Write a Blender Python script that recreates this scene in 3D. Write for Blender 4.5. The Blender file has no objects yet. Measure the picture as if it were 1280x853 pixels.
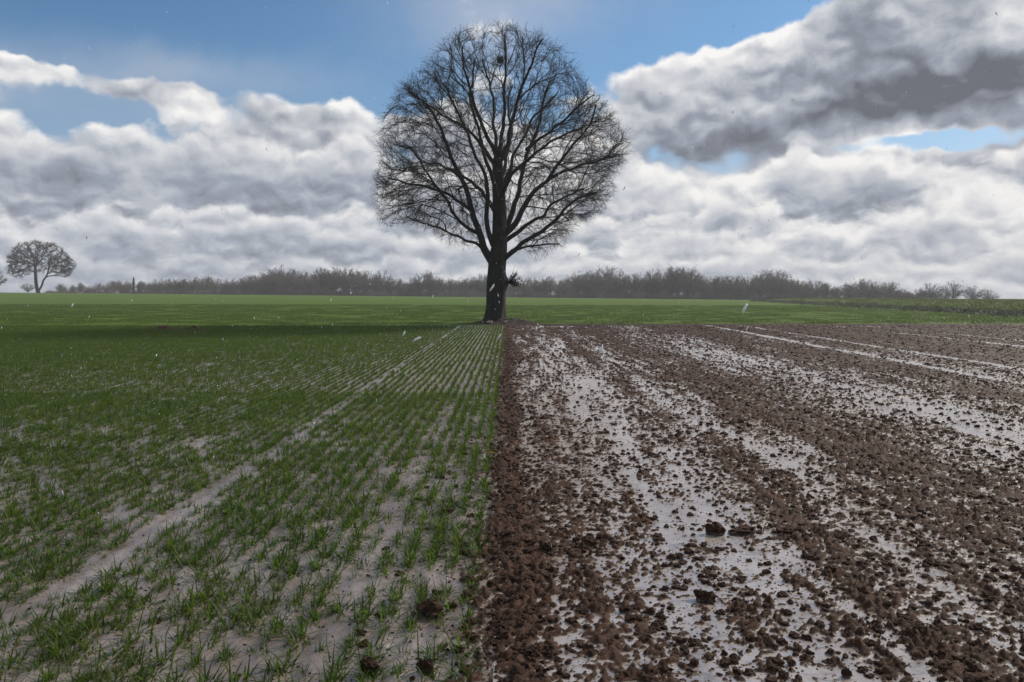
import bpy, bmesh, math, random
import numpy as np
from mathutils import Vector, kdtree, noise as mnoise

C = bpy.context
S = C.scene
COL = S.collection
random.seed(7)
RNG = np.random.default_rng(11)
R = math.radians

# ------------------------------------------------------------------ camera
F, CX, HY, EYE = 995.0, 640.0, 368.0, 1.6          # focal length (photo px), centre, eye level row, eye height
cd = bpy.data.cameras.new('camera')
cam = bpy.data.objects.new('camera', cd)
COL.objects.link(cam)
cam.location = (0, 0, EYE)
cam.rotation_euler = (R(90), 0, 0)
cd.sensor_width = 36
cd.lens = F / 1280 * 36
cd.shift_y = -(426.5 - HY) / 1280
cd.clip_start, cd.clip_end = 0.05, 3000
S.camera = cam

# ------------------------------------------------------------------ view, sun, sky
S.view_settings.view_transform = 'Standard'
S.view_settings.look = 'None'
S.view_settings.exposure = 0.0
S.view_settings.gamma = 1.0
S.view_settings.use_curve_mapping = False
S.render.engine = 'CYCLES'
S.cycles.max_bounces = 6
S.cycles.diffuse_bounces = 2
S.cycles.glossy_bounces = 2
S.cycles.transmission_bounces = 2
S.cycles.volume_bounces = 0
S.cycles.caustics_reflective = False
S.cycles.caustics_refractive = False

SUN_AZ, SUN_EL = R(54), R(36)
sd = Vector((math.sin(SUN_AZ) * math.cos(SUN_EL), math.cos(SUN_AZ) * math.cos(SUN_EL), math.sin(SUN_EL)))
ld = bpy.data.lights.new('sun', 'SUN')
ld.energy = 4.7
ld.angle = R(10)
ld.color = (1.0, 0.94, 0.84)
sun = bpy.data.objects.new('sun', ld)
COL.objects.link(sun)
sun.rotation_euler = sd.to_track_quat('Z', 'Y').to_euler()

W = bpy.data.worlds.new('World')
S.world = W
W.use_nodes = True
NT = W.node_tree
for n in list(NT.nodes):
    NT.nodes.remove(n)


class G:
    """small helper to write node graphs"""
    def __init__(s, nt):
        s.nt = nt

    def n(s, t, **kw):
        nd = s.nt.nodes.new(t)
        for k, v in kw.items():
            setattr(nd, k, v)
        return nd

    def put(s, sock, v):
        if hasattr(v, 'links'):
            s.nt.links.new(v, sock)
        elif v is not None:
            sock.default_value = v

    def m(s, op, a, b=None, c=None, clamp=False):
        nd = s.n('ShaderNodeMath', operation=op, use_clamp=clamp)
        for i, v in enumerate((a, b, c)):
            s.put(nd.inputs[i], v)
        return nd.outputs[0]

    def v(s, op, a, b=None, c=None):
        nd = s.n('ShaderNodeVectorMath', operation=op)
        for i, x in enumerate((a, b, c)):
            if x is not None:
                s.put(nd.inputs[i], x)
        return nd.outputs['Value'] if op in ('DOT_PRODUCT', 'LENGTH') else nd.outputs[0]

    def sstep(s, x, a, b, lo=0.0, hi=1.0):
        nd = s.n('ShaderNodeMapRange', interpolation_type='SMOOTHSTEP')
        for k, vv in zip(('Value', 'From Min', 'From Max', 'To Min', 'To Max'), (x, a, b, lo, hi)):
            s.put(nd.inputs[k], vv)
        return nd.outputs[0]

    def noise(s, vec, scale, detail=4, rough=0.5, dist=0.0):
        nd = s.n('ShaderNodeTexNoise')
        s.put(nd.inputs['Vector'], vec)
        nd.inputs['Scale'].default_value = scale
        nd.inputs['Detail'].default_value = detail
        nd.inputs['Roughness'].default_value = rough
        nd.inputs['Distortion'].default_value = dist
        return nd.outputs['Fac']

    def mix(s, f, a, b):
        nd = s.n('ShaderNodeMix', data_type='RGBA')
        s.put(nd.inputs[0], f)
        for i, x in ((6, a), (7, b)):
            if isinstance(x, tuple) and len(x) == 3:
                x = (*x, 1)
            s.put(nd.inputs[i], x)
        return nd.outputs[2]

    def xyz(s, x, y, z):
        nd = s.n('ShaderNodeCombineXYZ')
        for i, q in enumerate((x, y, z)):
            s.put(nd.inputs[i], q)
        return nd.outputs[0]

    def link(s, a, b):
        s.nt.links.new(a, b)


def px_dir(px, py):
    """compass direction of a photo pixel: azimuth and elevation in radians"""
    x, z = (px - CX) / F, (HY - py) / F
    return math.atan(x), math.atan(z / math.sqrt(1 + x * x))


def build_sky():
    g = G(NT)
    sky = g.n('ShaderNodeTexSky', sky_type='NISHITA', sun_disc=False)
    sky.sun_elevation, sky.sun_rotation = SUN_EL, SUN_AZ
    sky.air_density, sky.dust_density, sky.ozone_density = 1.0, 0.6, 1.6
    tc = g.n('ShaderNodeTexCoord')
    sep = g.n('ShaderNodeSeparateXYZ')
    dirn = g.v('NORMALIZE', tc.outputs['Generated'])
    g.link(dirn, sep.inputs[0])
    az = g.m('ARCTAN2', sep.outputs[0], sep.outputs[1])
    el = g.m('ARCSINE', sep.outputs[2])
    p = g.xyz(az, el, 0.0)

    def noise2(vec, scale, detail, rough, out='Fac'):
        nd = g.n('ShaderNodeTexNoise', noise_dimensions='2D')
        g.put(nd.inputs['Vector'], vec)
        nd.inputs['Scale'].default_value = scale
        nd.inputs['Detail'].default_value = detail
        nd.inputs['Roughness'].default_value = rough
        return nd.outputs[out]

    def billow(vec, scale, detail):
        nd = g.n('ShaderNodeTexVoronoi', feature='SMOOTH_F1', voronoi_dimensions='2D', normalize=True)
        g.put(nd.inputs['Vector'], vec)
        nd.inputs['Scale'].default_value = scale
        nd.inputs['Detail'].default_value = detail
        nd.inputs['Roughness'].default_value = 0.5
        nd.inputs['Smoothness'].default_value = 0.35
        return g.m('MULTIPLY_ADD', nd.outputs['Distance'], -1.0, 0.90)

    def lerp(f, a, b):
        nd = g.n('ShaderNodeMix', data_type='FLOAT')
        for i, q in ((0, f), (2, a), (3, b)):
            g.put(nd.inputs[i], q)
        return nd.outputs[0]
    warp = g.v('SCALE', g.v('SUBTRACT', noise2(p, 26.0, 3, 0.5, 'Color'), (0.5, 0.5, 0.5)))
    warp.node.inputs['Scale'].default_value = 0.022
    pw = g.v('ADD', p, warp)
    high = g.sstep(el, 0.02, 0.20)

    def coords(vec):
        return (g.v('MULTIPLY', vec, (1.0, 1.45, 1.0)),
                g.v('ADD', g.v('MULTIPLY', vec, (1.0, 1.9, 1.0)), (3.17, 1.73, 0.0)))

    def body(vec):                                   # the big shapes
        a, b = coords(vec)
        return lerp(high, noise2(b, 11.0, 3, 0.5), noise2(a, 5.5, 3, 0.5))

    def puffs(vec):                                  # the cauliflower heads and the frayed edges
        a, b = coords(vec)
        return lerp(high, g.m('ADD', g.m('MULTIPLY', billow(b, 27.0, 1), 0.7), g.m('MULTIPLY_ADD', noise2(b, 30.0, 6, .6), 0.7, 0.08)),
                    g.m('ADD', billow(a, 17.0, 1.5), g.m('MULTIPLY', noise2(a, 22.0, 6, .6), 0.5)))

    def blobs(lst, vec):
        tot = None
        for (x, y, rx, ry, w) in lst:
            a0, e0 = px_dir(x, y)
            d = g.v('MULTIPLY', g.v('SUBTRACT', vec, (a0, e0, 0)), (F / rx, F / ry, 0))
            q = g.m('EXPONENT', g.m('MULTIPLY', g.v('DOT_PRODUCT', d, d), -1.0))
            tot = g.m('MULTIPLY', q, w) if tot is None else g.m('MULTIPLY_ADD', q, w, tot)
        return tot
    cover = blobs([(20, 76, 75, 15, .42), (175, 114, 120, 17, .36), (190, 68, 150, 20, -.32), (40, 30, 130, 30, -.35), (165, 170, 75, 24, -.42), (400, 95, 110, 30, -.25),
                   (325, 185, 100, 60, .42), (455, 100, 60, 35, -.25), (240, 150, 60, 20, -.22), (20, 205, 120, 55, .42), (450, 165, 70, 30, .22),
                   (800, 115, 90, 42, .55), (940, 105, 75, 45, .60), (900, 30, 130, 28, -.40), (1150, 100, 170, 75, .75),
                   (1200, 5, 190, 28, .55), (1055, 30, 60, 40, .40), (1155, 175, 95, 15, -1.0), (862, 118, 26, 16, -.50),
                   (300, 20, 420, 70, -.40), (610, 210, 140, 90, .30), (720, 190, 70, 40, .30), (770, 260, 200, 60, .22), (690, 5, 110, 50, .20)], pw)
    dark = blobs([(1150, 100, 165, 52, 1.25), (1270, 125, 80, 38, .7), (1010, 150, 130, 20, .7), (860, 190, 130, 16, .6), (1090, 252, 50, 20, .9),
                  (900, 275, 130, 13, .5), (275, 165, 70, 22, .45), (1250, 212, 50, 18, .6), (70, 200, 90, 20, .35), (1190, 285, 50, 9, .5),
                  (300, 235, 120, 18, .35), (960, 245, 60, 12, .4), (820, 300, 80, 10, .35), (1090, 310, 70, 8, .35)], pw)
    base = g.m('ADD', g.sstep(el, 0.07, 0.34, 0.20, -0.22), g.sstep(el, 0.42, 0.75, 0.0, 0.40))  # overhead cloud beyond the view, added to brighten and neutralise the sky light
    b1, b2 = body(pw), body(g.v('ADD', pw, (0.022, 0.034, 0.0)))
    f1, f2 = puffs(pw), puffs(g.v('ADD', pw, (0.005, 0.010, 0.0)))
    dens = g.m('ADD', g.m('MULTIPLY_ADD', g.m('SUBTRACT', b1, 0.5), 1.5, base), cover)
    dens = g.m('MULTIPLY_ADD', g.m('SUBTRACT', f1, 0.75), 0.42, dens)
    alpha = g.sstep(dens, -0.04, 0.19)
    shade = g.m('MULTIPLY_ADD', g.m('SUBTRACT', b1, b2), 1.5, g.m('MULTIPLY', g.m('SUBTRACT', f1, f2), 0.92))
    thick = g.sstep(dens, 0.10, 0.75)
    toward = g.v('DOT_PRODUCT', dirn, tuple(sd))
    near_sun = g.sstep(toward, 0.45, 0.95)           # clouds towards the sun's side are brighter
    lit = g.m('ADD', g.m('MULTIPLY_ADD', near_sun, 0.14, 0.66), shade)
    lit = g.m('ADD', lit, g.sstep(dens, 0.02, 0.34, 0.16, 0.0))    # thin edges let the light through
    lit = g.m('SUBTRACT', lit, g.m('MULTIPLY', thick, 0.18))
    lit = g.m('SUBTRACT', lit, g.m('MULTIPLY', dark, 0.50), clamp=True)
    ramp = g.n('ShaderNodeValToRGB')
    g.link(lit, ramp.inputs[0])
    cr = ramp.color_ramp
    cr.elements[0].position, cr.elements[0].color = 0.0, (0.15, 0.16, 0.19, 1)
    cr.elements[1].position, cr.elements[1].color = 1.0, (0.96, 0.945, 0.93, 1)
    for pos, c in ((0.35, (0.315, 0.345, 0.41, 1)), (0.62, (0.56, 0.58, 0.625, 1))):
        e = cr.elements.new(pos)
        e.color = c
    cloud = g.v('SCALE', ramp.outputs[0])
    cloud.node.inputs['Scale'].default_value = 10.0
    # thin veil of haze low over the land
    veil = g.sstep(el, 0.0, 0.30, 0.60, 0.0)
    skyc = g.mix(veil, g.v('MULTIPLY', sky.outputs[0], g.mix(g.sstep(el, 0.03, 0.26), (0.86, 0.92, 1.04), (0.60, 0.85, 1.0))), (5.0, 5.6, 6.5))
    thin = blobs([(690, -10, 150, 60, .35), (560, 30, 160, 60, .15), (250, 90, 160, 25, .30), (70, 110, 150, 34, .40), (620, 60, 120, 60, .15)], pw)
    skyc = g.mix(g.m('MULTIPLY', thin, g.sstep(b1, 0.25, 0.7, 0.5, 1.2), clamp=True), skyc, (5.6, 5.9, 6.6))
    cloud = g.mix(g.sstep(el, 0.0, 0.15, 0.28, 0.0), cloud, g.mix(g.sstep(az, -0.5, 0.4), (4.2, 4.7, 5.6), (6.2, 6.4, 6.8)))
    col = g.mix(alpha, skyc, cloud)
    # ranks of smaller cumulus, one behind the other towards the horizon: bright heads, grey feet
    side = g.sstep(az, -0.5, 0.45)
    pf = g.m('SUBTRACT', f1, 0.75)
    ps = g.m('SUBTRACT', f1, f2)
    for k, (e0, amp, fr, pb, T) in enumerate(((.165, .230, 4.2, .050, .075), (.122, .200, 5.3, .044, .062), (.080, .130, 7.0, .034, .045),
                                              (.046, .075, 9.5, .022, .030), (.020, .045, 13.0, .014, .022))):
        q = g.v('ADD', g.v('MULTIPLY', pw, (fr, fr * 0.9, 0)), (k * 7.31 + 0.7, k * 3.17, 0))
        nk = noise2(q, 1.0, 3, 0.5)
        hk = g.m('ADD', g.m('MULTIPLY_ADD', g.m('SUBTRACT', nk, 0.5), amp, e0), g.m('MULTIPLY', pf, pb))
        dk = g.m('SUBTRACT', hk, el)
        ak = g.sstep(dk, 0.0, 0.016)
        lk = g.m('SUBTRACT', 0.95, g.sstep(dk, 0.003, T, 0.0, 0.50))
        lk = g.m('ADD', g.m('MULTIPLY_ADD', ps, 1.05 - 0.10 * k, lk), g.m('MULTIPLY_ADD', side, 0.20, -0.11))
        lk = g.m('SUBTRACT', lk, g.m('MULTIPLY', dark, 0.40), clamp=True)
        rk = g.n('ShaderNodeValToRGB')
        g.link(lk, rk.inputs[0])
        r2 = rk.color_ramp
        r2.elements[0].position, r2.elements[0].color = 0.0, (0.15, 0.16, 0.19, 1)
        r2.elements[1].position, r2.elements[1].color = 1.0, (0.96, 0.94, 0.92, 1)
        for pos, c in ((0.35, (0.33, 0.365, 0.44, 1)), (0.62, (0.56, 0.58, 0.625, 1))):
            r2.elements.new(pos).color = c
        ck = g.v('SCALE', rk.outputs[0])
        ck.node.inputs['Scale'].default_value = 10.0
        ck = g.mix(0.05 + 0.05 * k, ck, g.mix(side, (4.4, 5.0, 6.0), (6.6, 6.7, 6.9)))
        col = g.mix(g.m('MULTIPLY', ak, 0.96 - 0.03 * k), col, ck)
    bg = g.n('ShaderNodeBackground')
    bg.inputs['Strength'].default_value = 0.1
    g.link(col, bg.inputs['Color'])
    out = g.n('ShaderNodeOutputWorld')
    g.link(bg.outputs[0], out.inputs['Surface'])


build_sky()
W.cycles.sampling_method = 'MANUAL'
W.cycles.sample_map_resolution = 512

# ------------------------------------------------------------------ maths helpers


def smooth(a, b, x):
    t = np.clip((np.asarray(x, float) - a) / (b - a), 0, 1)
    return t * t * (3 - 2 * t)


GRAD = np.array([[math.cos(a), math.sin(a)] for a in np.linspace(0, 2 * math.pi, 16, endpoint=False)])


def perlin(x, y, seed=0):
    x = np.asarray(x, float)
    y = np.asarray(y, float)
    xi, yi = np.floor(x).astype(np.int64), np.floor(y).astype(np.int64)
    xf, yf = x - xi, y - yi

    def corner(dx, dy):
        h = ((xi + dx) * 374761393 + (yi + dy) * 668265263 + seed * 974634777) & 0xFFFFFFFF
        h = ((h ^ (h >> 13)) * 1274126177) & 0xFFFFFFFF
        h = (h ^ (h >> 16)) & 15
        gv = GRAD[h]
        return gv[..., 0] * (xf - dx) + gv[..., 1] * (yf - dy)
    u, v = xf * xf * xf * (xf * (xf * 6 - 15) + 10), yf * yf * yf * (yf * (yf * 6 - 15) + 10)
    a = corner(0, 0) * (1 - u) + corner(1, 0) * u
    b = corner(0, 1) * (1 - u) + corner(1, 1) * u
    return (a * (1 - v) + b * v) * 1.5


def terrain(x, y):
    """large relief: level fields close by, a long crest, the land falling to the right, a bank beside it"""
    x, y = np.asarray(x, float), np.asarray(y, float)
    zc = np.interp(x, [-420, -160, 0, 80, 160, 420], [3.9, 2.1, 0.55, -0.3, -1.7, -5.0])
    z = zc * smooth(45, 250, y) - 0.012 * np.clip(y - 250, 0, None)
    edge = 33.5 + (y - 41) * 0.150                      # foot of the grass bank
    d = x - edge
    z = z + 0.72 * smooth(0, 7, d) * smooth(36, 52, y) * (1 - smooth(150, 230, y))
    return z


def bound_x(y):
    y = np.asarray(y, float)
    return -0.12 - 0.0046 * (y - 3.3) + 0.035 * perlin(y / 1.3, y * 0 + 0.37, 2) + 0.02 * perlin(y / 0.4, y * 0 + 0.61, 3)


def row_x(y):
    """the line the drill followed beside the edge"""
    return -0.12 - 0.0046 * (np.asarray(y, float) - 3.3)


FIELD_END = 41.4

# ------------------------------------------------------------------ mesh helpers


def mesh_np(name, verts, faces, smooth_shade=True, mats=()):
    """faces: an (n,k) array"""
    verts = np.asarray(verts, np.float32)
    faces = np.asarray(faces, np.int32)
    me = bpy.data.meshes.new(name)
    n, k = faces.shape
    me.vertices.add(len(verts))
    me.vertices.foreach_set('co', verts.ravel())
    me.loops.add(n * k)
    me.loops.foreach_set('vertex_index', faces.ravel())
    me.polygons.add(n)
    me.polygons.foreach_set('loop_start', np.arange(0, n * k, k, dtype=np.int32))
    me.polygons.foreach_set('use_smooth', np.full(n, smooth_shade))
    me.update(calc_edges=True)
    for m in mats:
        me.materials.append(m)
    return me


def add(name, me, parent=None, loc=None, rotz=0.0, scale=None):
    o = bpy.data.objects.new(name, me)
    COL.objects.link(o)
    if parent:
        o.parent = parent
    if loc is not None:
        o.location = loc
    if rotz:
        o.rotation_euler = (0, 0, rotz)
    if scale is not None:
        o.scale = (scale,) * 3 if not hasattr(scale, '__len__') else scale
    return o


def tag(o, label, cat, group=None, kind=None):
    o['label'], o['category'] = label, cat
    if group:
        o['group'] = group
    if kind:
        o['kind'] = kind
    return o


def empty(name, loc):
    o = bpy.data.objects.new(name, None)
    COL.objects.link(o)
    o.location = loc
    return o


def grid_faces(nr, nc):
    i = np.arange(nr * nc).reshape(nr, nc)
    return np.stack([i[:-1, :-1], i[:-1, 1:], i[1:, 1:], i[1:, :-1]], -1).reshape(-1, 4)


class Tubes:
    """collects swept tubes as quads"""
    def __init__(s):
        s.v, s.f, s.n = [], [], 0

    def chain(s, P, Rr, k, bump=None):
        P = np.asarray(P, float)
        Rr = np.asarray(Rr, float)
        if len(P) < 2:
            return
        T = np.gradient(P, axis=0)
        T /= np.linalg.norm(T, axis=1, keepdims=True) + 1e-9
        m = T.mean(0)
        ref = np.eye(3)[np.argmin(np.abs(m))]
        A = np.cross(T, ref)
        A /= np.linalg.norm(A, axis=1, keepdims=True) + 1e-9
        B = np.cross(T, A)
        th = np.linspace(0, 2 * math.pi, k, endpoint=False)
        rr = Rr[:, None] * np.ones((1, k))
        if bump is not None:
            rr = rr * bump(P, th)
        V = P[:, None] + rr[..., None] * (np.cos(th)[None, :, None] * A[:, None] + np.sin(th)[None, :, None] * B[:, None])
        n = len(P)
        i = np.arange(n * k).reshape(n, k) + s.n
        j = np.roll(i, -1, axis=1)
        s.f.append(np.stack([i[:-1], j[:-1], j[1:], i[1:]], -1).reshape(-1, 4))
        s.v.append(V.reshape(-1, 3))
        s.n += n * k

    def batch(s, P, Rr, k=3):
        """P (m,n,3), Rr (m,n): many equal thin chains at once"""
        m, n, _ = P.shape
        T = P[:, -1] - P[:, 0]
        T /= np.linalg.norm(T, axis=1, keepdims=True) + 1e-9
        ref = np.where(np.abs(T[:, 2:3]) > 0.8, np.array([[1.0, 0, 0]]), np.array([[0, 0, 1.0]]))
        A = np.cross(T, ref)
        A /= np.linalg.norm(A, axis=1, keepdims=True) + 1e-9
        B = np.cross(T, A)
        th = np.linspace(0, 2 * math.pi, k, endpoint=False)
        dirs = np.cos(th)[None, :, None] * A[:, None] + np.sin(th)[None, :, None] * B[:, None]
        V = P[:, :, None] + Rr[:, :, None, None] * dirs[:, None]
        i = np.arange(m * n * k).reshape(m, n, k) + s.n
        j = np.roll(i, -1, axis=2)
        s.f.append(np.stack([i[:, :-1], j[:, :-1], j[:, 1:], i[:, 1:]], -1).reshape(-1, 4))
        s.v.append(V.reshape(-1, 3))
        s.n += m * n * k

    def mesh(s, name, mats):
        return mesh_np(name, np.concatenate(s.v), np.concatenate(s.f), True, mats)


def scatter(name, pts, rot, scl, idx, protos):
    """one object of many small pieces: geometry-node instances of the prototype meshes on points"""
    pc = bpy.data.collections.new(name + '_kinds')
    for i, me in enumerate(protos):
        o = bpy.data.objects.new('%s_kind_%02d' % (name, i), me)
        pc.objects.link(o)
    me = bpy.data.meshes.new(name)
    me.vertices.add(len(pts))
    me.vertices.foreach_set('co', np.asarray(pts, np.float32).ravel())
    a = me.attributes.new('rot', 'FLOAT_VECTOR', 'POINT')
    a.data.foreach_set('vector', np.asarray(rot, np.float32).ravel())
    a = me.attributes.new('scl', 'FLOAT_VECTOR', 'POINT')
    scl = np.asarray(scl, np.float32)
    if scl.ndim == 1:
        scl = np.repeat(scl[:, None], 3, 1)
    a.data.foreach_set('vector', scl.ravel())
    a = me.attributes.new('idx', 'INT', 'POINT')
    a.data.foreach_set('value', np.asarray(idx, np.int32))
    o = add(name, me)
    nt = bpy.data.node_groups.new(name + '_scatter', 'GeometryNodeTree')
    nt.interface.new_socket('Geometry', in_out='INPUT', socket_type='NodeSocketGeometry')
    nt.interface.new_socket('Geometry', in_out='OUTPUT', socket_type='NodeSocketGeometry')
    gi, go = nt.nodes.new('NodeGroupInput'), nt.nodes.new('NodeGroupOutput')
    iop = nt.nodes.new('GeometryNodeInstanceOnPoints')
    ci = nt.nodes.new('GeometryNodeCollectionInfo')
    ci.inputs['Collection'].default_value = pc
    ci.inputs['Separate Children'].default_value = True
    ci.inputs['Reset Children'].default_value = True

    def attr(nm, t):
        nd = nt.nodes.new('GeometryNodeInputNamedAttribute')
        nd.data_type = t
        nd.inputs['Name'].default_value = nm
        return nd.outputs['Attribute']
    e2r = nt.nodes.new('FunctionNodeEulerToRotation')
    L = nt.links.new
    L(attr('rot', 'FLOAT_VECTOR'), e2r.inputs[0])
    L(gi.outputs[0], iop.inputs['Points'])
    L(ci.outputs[0], iop.inputs['Instance'])
    iop.inputs['Pick Instance'].default_value = True
    L(attr('idx', 'INT'), iop.inputs['Instance Index'])
    L(e2r.outputs[0], iop.inputs['Rotation'])
    L(attr('scl', 'FLOAT_VECTOR'), iop.inputs['Scale'])
    L(iop.outputs[0], go.inputs[0])
    md = o.modifiers.new('scatter', 'NODES')
    md.node_group = nt
    return o


# ------------------------------------------------------------------ materials
def new_mat(name):
    m = bpy.data.materials.new(name)
    m.use_nodes = True
    g = G(m.node_tree)
    bs = m.node_tree.nodes['Principled BSDF']
    tc = g.n('ShaderNodeTexCoord').outputs['Object']
    return m, g, bs, tc


def bump(g, bs, h, strength, dist):
    b = g.n('ShaderNodeBump')
    b.inputs['Strength'].default_value = strength
    b.inputs['Distance'].default_value = dist
    g.link(h, b.inputs['Height'])
    g.link(b.outputs[0], bs.inputs['Normal'])


def mat_soil():
    m, g, bs, tc = new_mat('wet_soil')
    a = g.noise(tc, 5.0, 5, 0.6)
    b = g.noise(tc, 60.0, 4, 0.6)
    c = g.mix(g.sstep(a, 0.35, 0.65), (0.036, 0.0185, 0.0118), (0.062, 0.0335, 0.022))
    c = g.mix(g.sstep(b, 0.5, 0.75, 0, 0.6), c, (0.062, 0.040, 0.031))
    sp = g.n('ShaderNodeSeparateXYZ')
    g.link(tc, sp.inputs[0])
    wet = g.sstep(g.m('MULTIPLY_ADD', b, 0.006, sp.outputs[2]), 0.0035, 0.0095, 1.0, 0.0)   # the saturated margin by the water
    c = g.mix(g.m('MULTIPLY', wet, 0.8), c, (0.105, 0.074, 0.058))
    g.link(c, bs.inputs['Base Color'])
    nd = g.n('ShaderNodeMix', data_type='FLOAT')
    g.put(nd.inputs[0], wet)
    g.put(nd.inputs[2], g.sstep(b, 0.3, 0.7, 0.55, 0.9))
    nd.inputs[3].default_value = 0.42
    g.link(nd.outputs[0], bs.inputs['Roughness'])
    g.link(g.m('MULTIPLY_ADD', wet, 0.35, 0.08), bs.inputs['Specular IOR Level'])
    bump(g, bs, g.noise(tc, 110.0, 5, 0.65), 0.7, 0.012)
    return m


def mat_puddle():
    m, g, bs, tc = new_mat('muddy_water')
    st = g.v('MULTIPLY', tc, (1.0, 0.55, 1.0))
    a = g.noise(st, 2.2, 5, 0.6)
    b = g.noise(st, 26.0, 5, 0.65)
    silt = g.mix(g.sstep(a, 0.38, 0.66), (0.32, 0.275, 0.25), (0.22, 0.18, 0.158))
    silt = g.mix(g.sstep(b, 0.54, 0.72, 0, 0.75), silt, (0.105, 0.075, 0.060))
    e = g.noise(g.v('MULTIPLY', tc, (0.7, 1.0, 1.0)), 8.0, 6, 0.7)
    silt = g.mix(g.sstep(e, 0.48, 0.66, 0, 0.75), silt, (0.105, 0.078, 0.062))
    g.link(silt, bs.inputs['Base Color'])
    g.link(g.sstep(b, 0.35, 0.7, 0.10, 0.34), bs.inputs['Roughness'])
    bs.inputs['IOR'].default_value = 2.1
    bs.inputs['Specular IOR Level'].default_value = 0.6
    bump(g, bs, g.noise(st, 45.0, 4, 0.6), 0.35, 0.006)
    return m


def mat_silt():
    m, g, bs, tc = new_mat('wet_silt')
    st = g.v('MULTIPLY', tc, (1.0, 0.6, 1.0))
    a = g.noise(st, 1.6, 5, 0.6)
    b = g.noise(st, 22.0, 5, 0.65)
    c = g.mix(g.sstep(a, 0.36, 0.62), (0.190, 0.150, 0.134), (0.105, 0.074, 0.058))
    c = g.mix(g.sstep(b, 0.50, 0.70, 0, 0.7), c, (0.075, 0.050, 0.039))
    g.link(c, bs.inputs['Base Color'])
    g.link(g.sstep(b, 0.35, 0.7, 0.20, 0.5), bs.inputs['Roughness'])
    bs.inputs['IOR'].default_value = 1.85
    bs.inputs['Specular IOR Level'].default_value = 0.6
    bump(g, bs, g.noise(st, 40.0, 5, 0.6), 0.5, 0.010)
    return m


def mat_leaf(name, c1, c2, scale=0.8, trans=0.3, dry=0.0):
    m, g, bs, tc = new_mat(name)
    geo = g.n('ShaderNodeNewGeometry')
    a = g.noise(geo.outputs['Position'], scale, 4, 0.6)
    oi = g.n('ShaderNodeObjectInfo').outputs['Random']
    f = g.m('ADD', g.sstep(a, 0.35, 0.65, 0, 0.7), g.m('MULTIPLY', oi, 0.3))
    c = g.mix(f, c1, c2)
    if dry:
        c = g.mix(g.sstep(g.noise(geo.outputs['Position'], 38.0, 2, 0.5), 0.60, 0.72, 0, dry), c, (0.15, 0.12, 0.035))
    g.link(c, bs.inputs['Base Color'])
    bs.inputs['Roughness'].default_value = 0.5
    bs.inputs['Specular IOR Level'].default_value = 0.3
    tr = g.n('ShaderNodeBsdfTranslucent')
    g.link(c, tr.inputs['Color'])
    mx = g.n('ShaderNodeMixShader')
    mx.inputs[0].default_value = trans
    g.link(bs.outputs[0], mx.inputs[1])
    g.link(tr.outputs[0], mx.inputs[2])
    g.link(mx.outputs[0], m.node_tree.nodes['Material Output'].inputs['Surface'])
    return m


def mat_bark(name, c1, c2, sc=1.0):
    m, g, bs, tc = new_mat(name)
    st = g.v('MULTIPLY', tc, (1.0, 1.0, 0.28))
    a = g.noise(st, 14.0 * sc, 6, 0.65)
    b = g.noise(tc, 1.7 * sc, 4, 0.6)
    c = g.mix(g.sstep(a, 0.35, 0.68), c1, c2)
    c = g.mix(g.sstep(b, 0.5, 0.7, 0, 0.5), c, (0.030, 0.036, 0.020))
    g.link(c, bs.inputs['Base Color'])
    bs.inputs['Roughness'].default_value = 0.85
    bs.inputs['Specular IOR Level'].default_value = 0.2
    bump(g, bs, a, 1.0, 0.05)
    return m


def mat_grassland():
    m, g, bs, tc = new_mat('young_grass')
    a = g.noise(g.v('MULTIPLY', tc, (0.25, 1.0, 1.0)), 0.16, 5, 0.6)
    b = g.noise(g.v('MULTIPLY', tc, (1.0, 0.5, 1.0)), 5.0, 6, 0.7)
    c = g.mix(g.sstep(a, 0.35, 0.65), (0.062, 0.107, 0.008), (0.070, 0.115, 0.010))
    c = g.mix(g.sstep(b, 0.35, 0.75, 0, 0.55), c, (0.044, 0.078, 0.008))
    g.link(c, bs.inputs['Base Color'])
    bs.inputs['Roughness'].default_value = 0.9
    bs.inputs['Specular IOR Level'].default_value = 0.1
    bump(g, bs, b, 1.0, 0.15)
    return m


M_SOIL, M_PUDDLE, M_SILT = mat_soil(), mat_puddle(), mat_silt()
M_WHEAT = mat_leaf('wheat_leaf', (0.048, 0.100, 0.007), (0.078, 0.120, 0.012), 0.9, 0.68, 0.35)
M_FARGRASS = mat_leaf('field_grass_leaf', (0.066, 0.110, 0.008), (0.074, 0.118, 0.010), 0.12, 0.42)
M_VERGE = mat_leaf('verge_grass_leaf', (0.072, 0.112, 0.022), (0.105, 0.120, 0.034), 0.3, 0.4)
M_BANK_SHADED = mat_leaf('shaded_bank_leaf', (0.022, 0.036, 0.012), (0.040, 0.058, 0.020), 0.5, 0.2)  # shade on the bank's near side, put into the leaf colour
M_GRASSLAND = mat_grassland()
M_BARK = mat_bark('tree_bark', (0.013, 0.012, 0.010), (0.036, 0.032, 0.026))
M_TWIG = mat_bark('twig_bark', (0.011, 0.009, 0.008), (0.026, 0.021, 0.017), 2)
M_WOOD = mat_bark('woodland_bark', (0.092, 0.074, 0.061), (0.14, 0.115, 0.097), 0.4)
M_CONIFER = mat_leaf('conifer_needles', (0.014, 0.024, 0.014), (0.024, 0.036, 0.020), 0.5, 0.1)
M_DRYLEAF = mat_leaf('dry_leaf', (0.030, 0.020, 0.012), (0.055, 0.034, 0.018), 3, 0.2)
M_YELLOW = mat_leaf('yellow_leaf', (0.50, 0.30, 0.05), (0.42, 0.24, 0.04), 30, 0.2)


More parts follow.
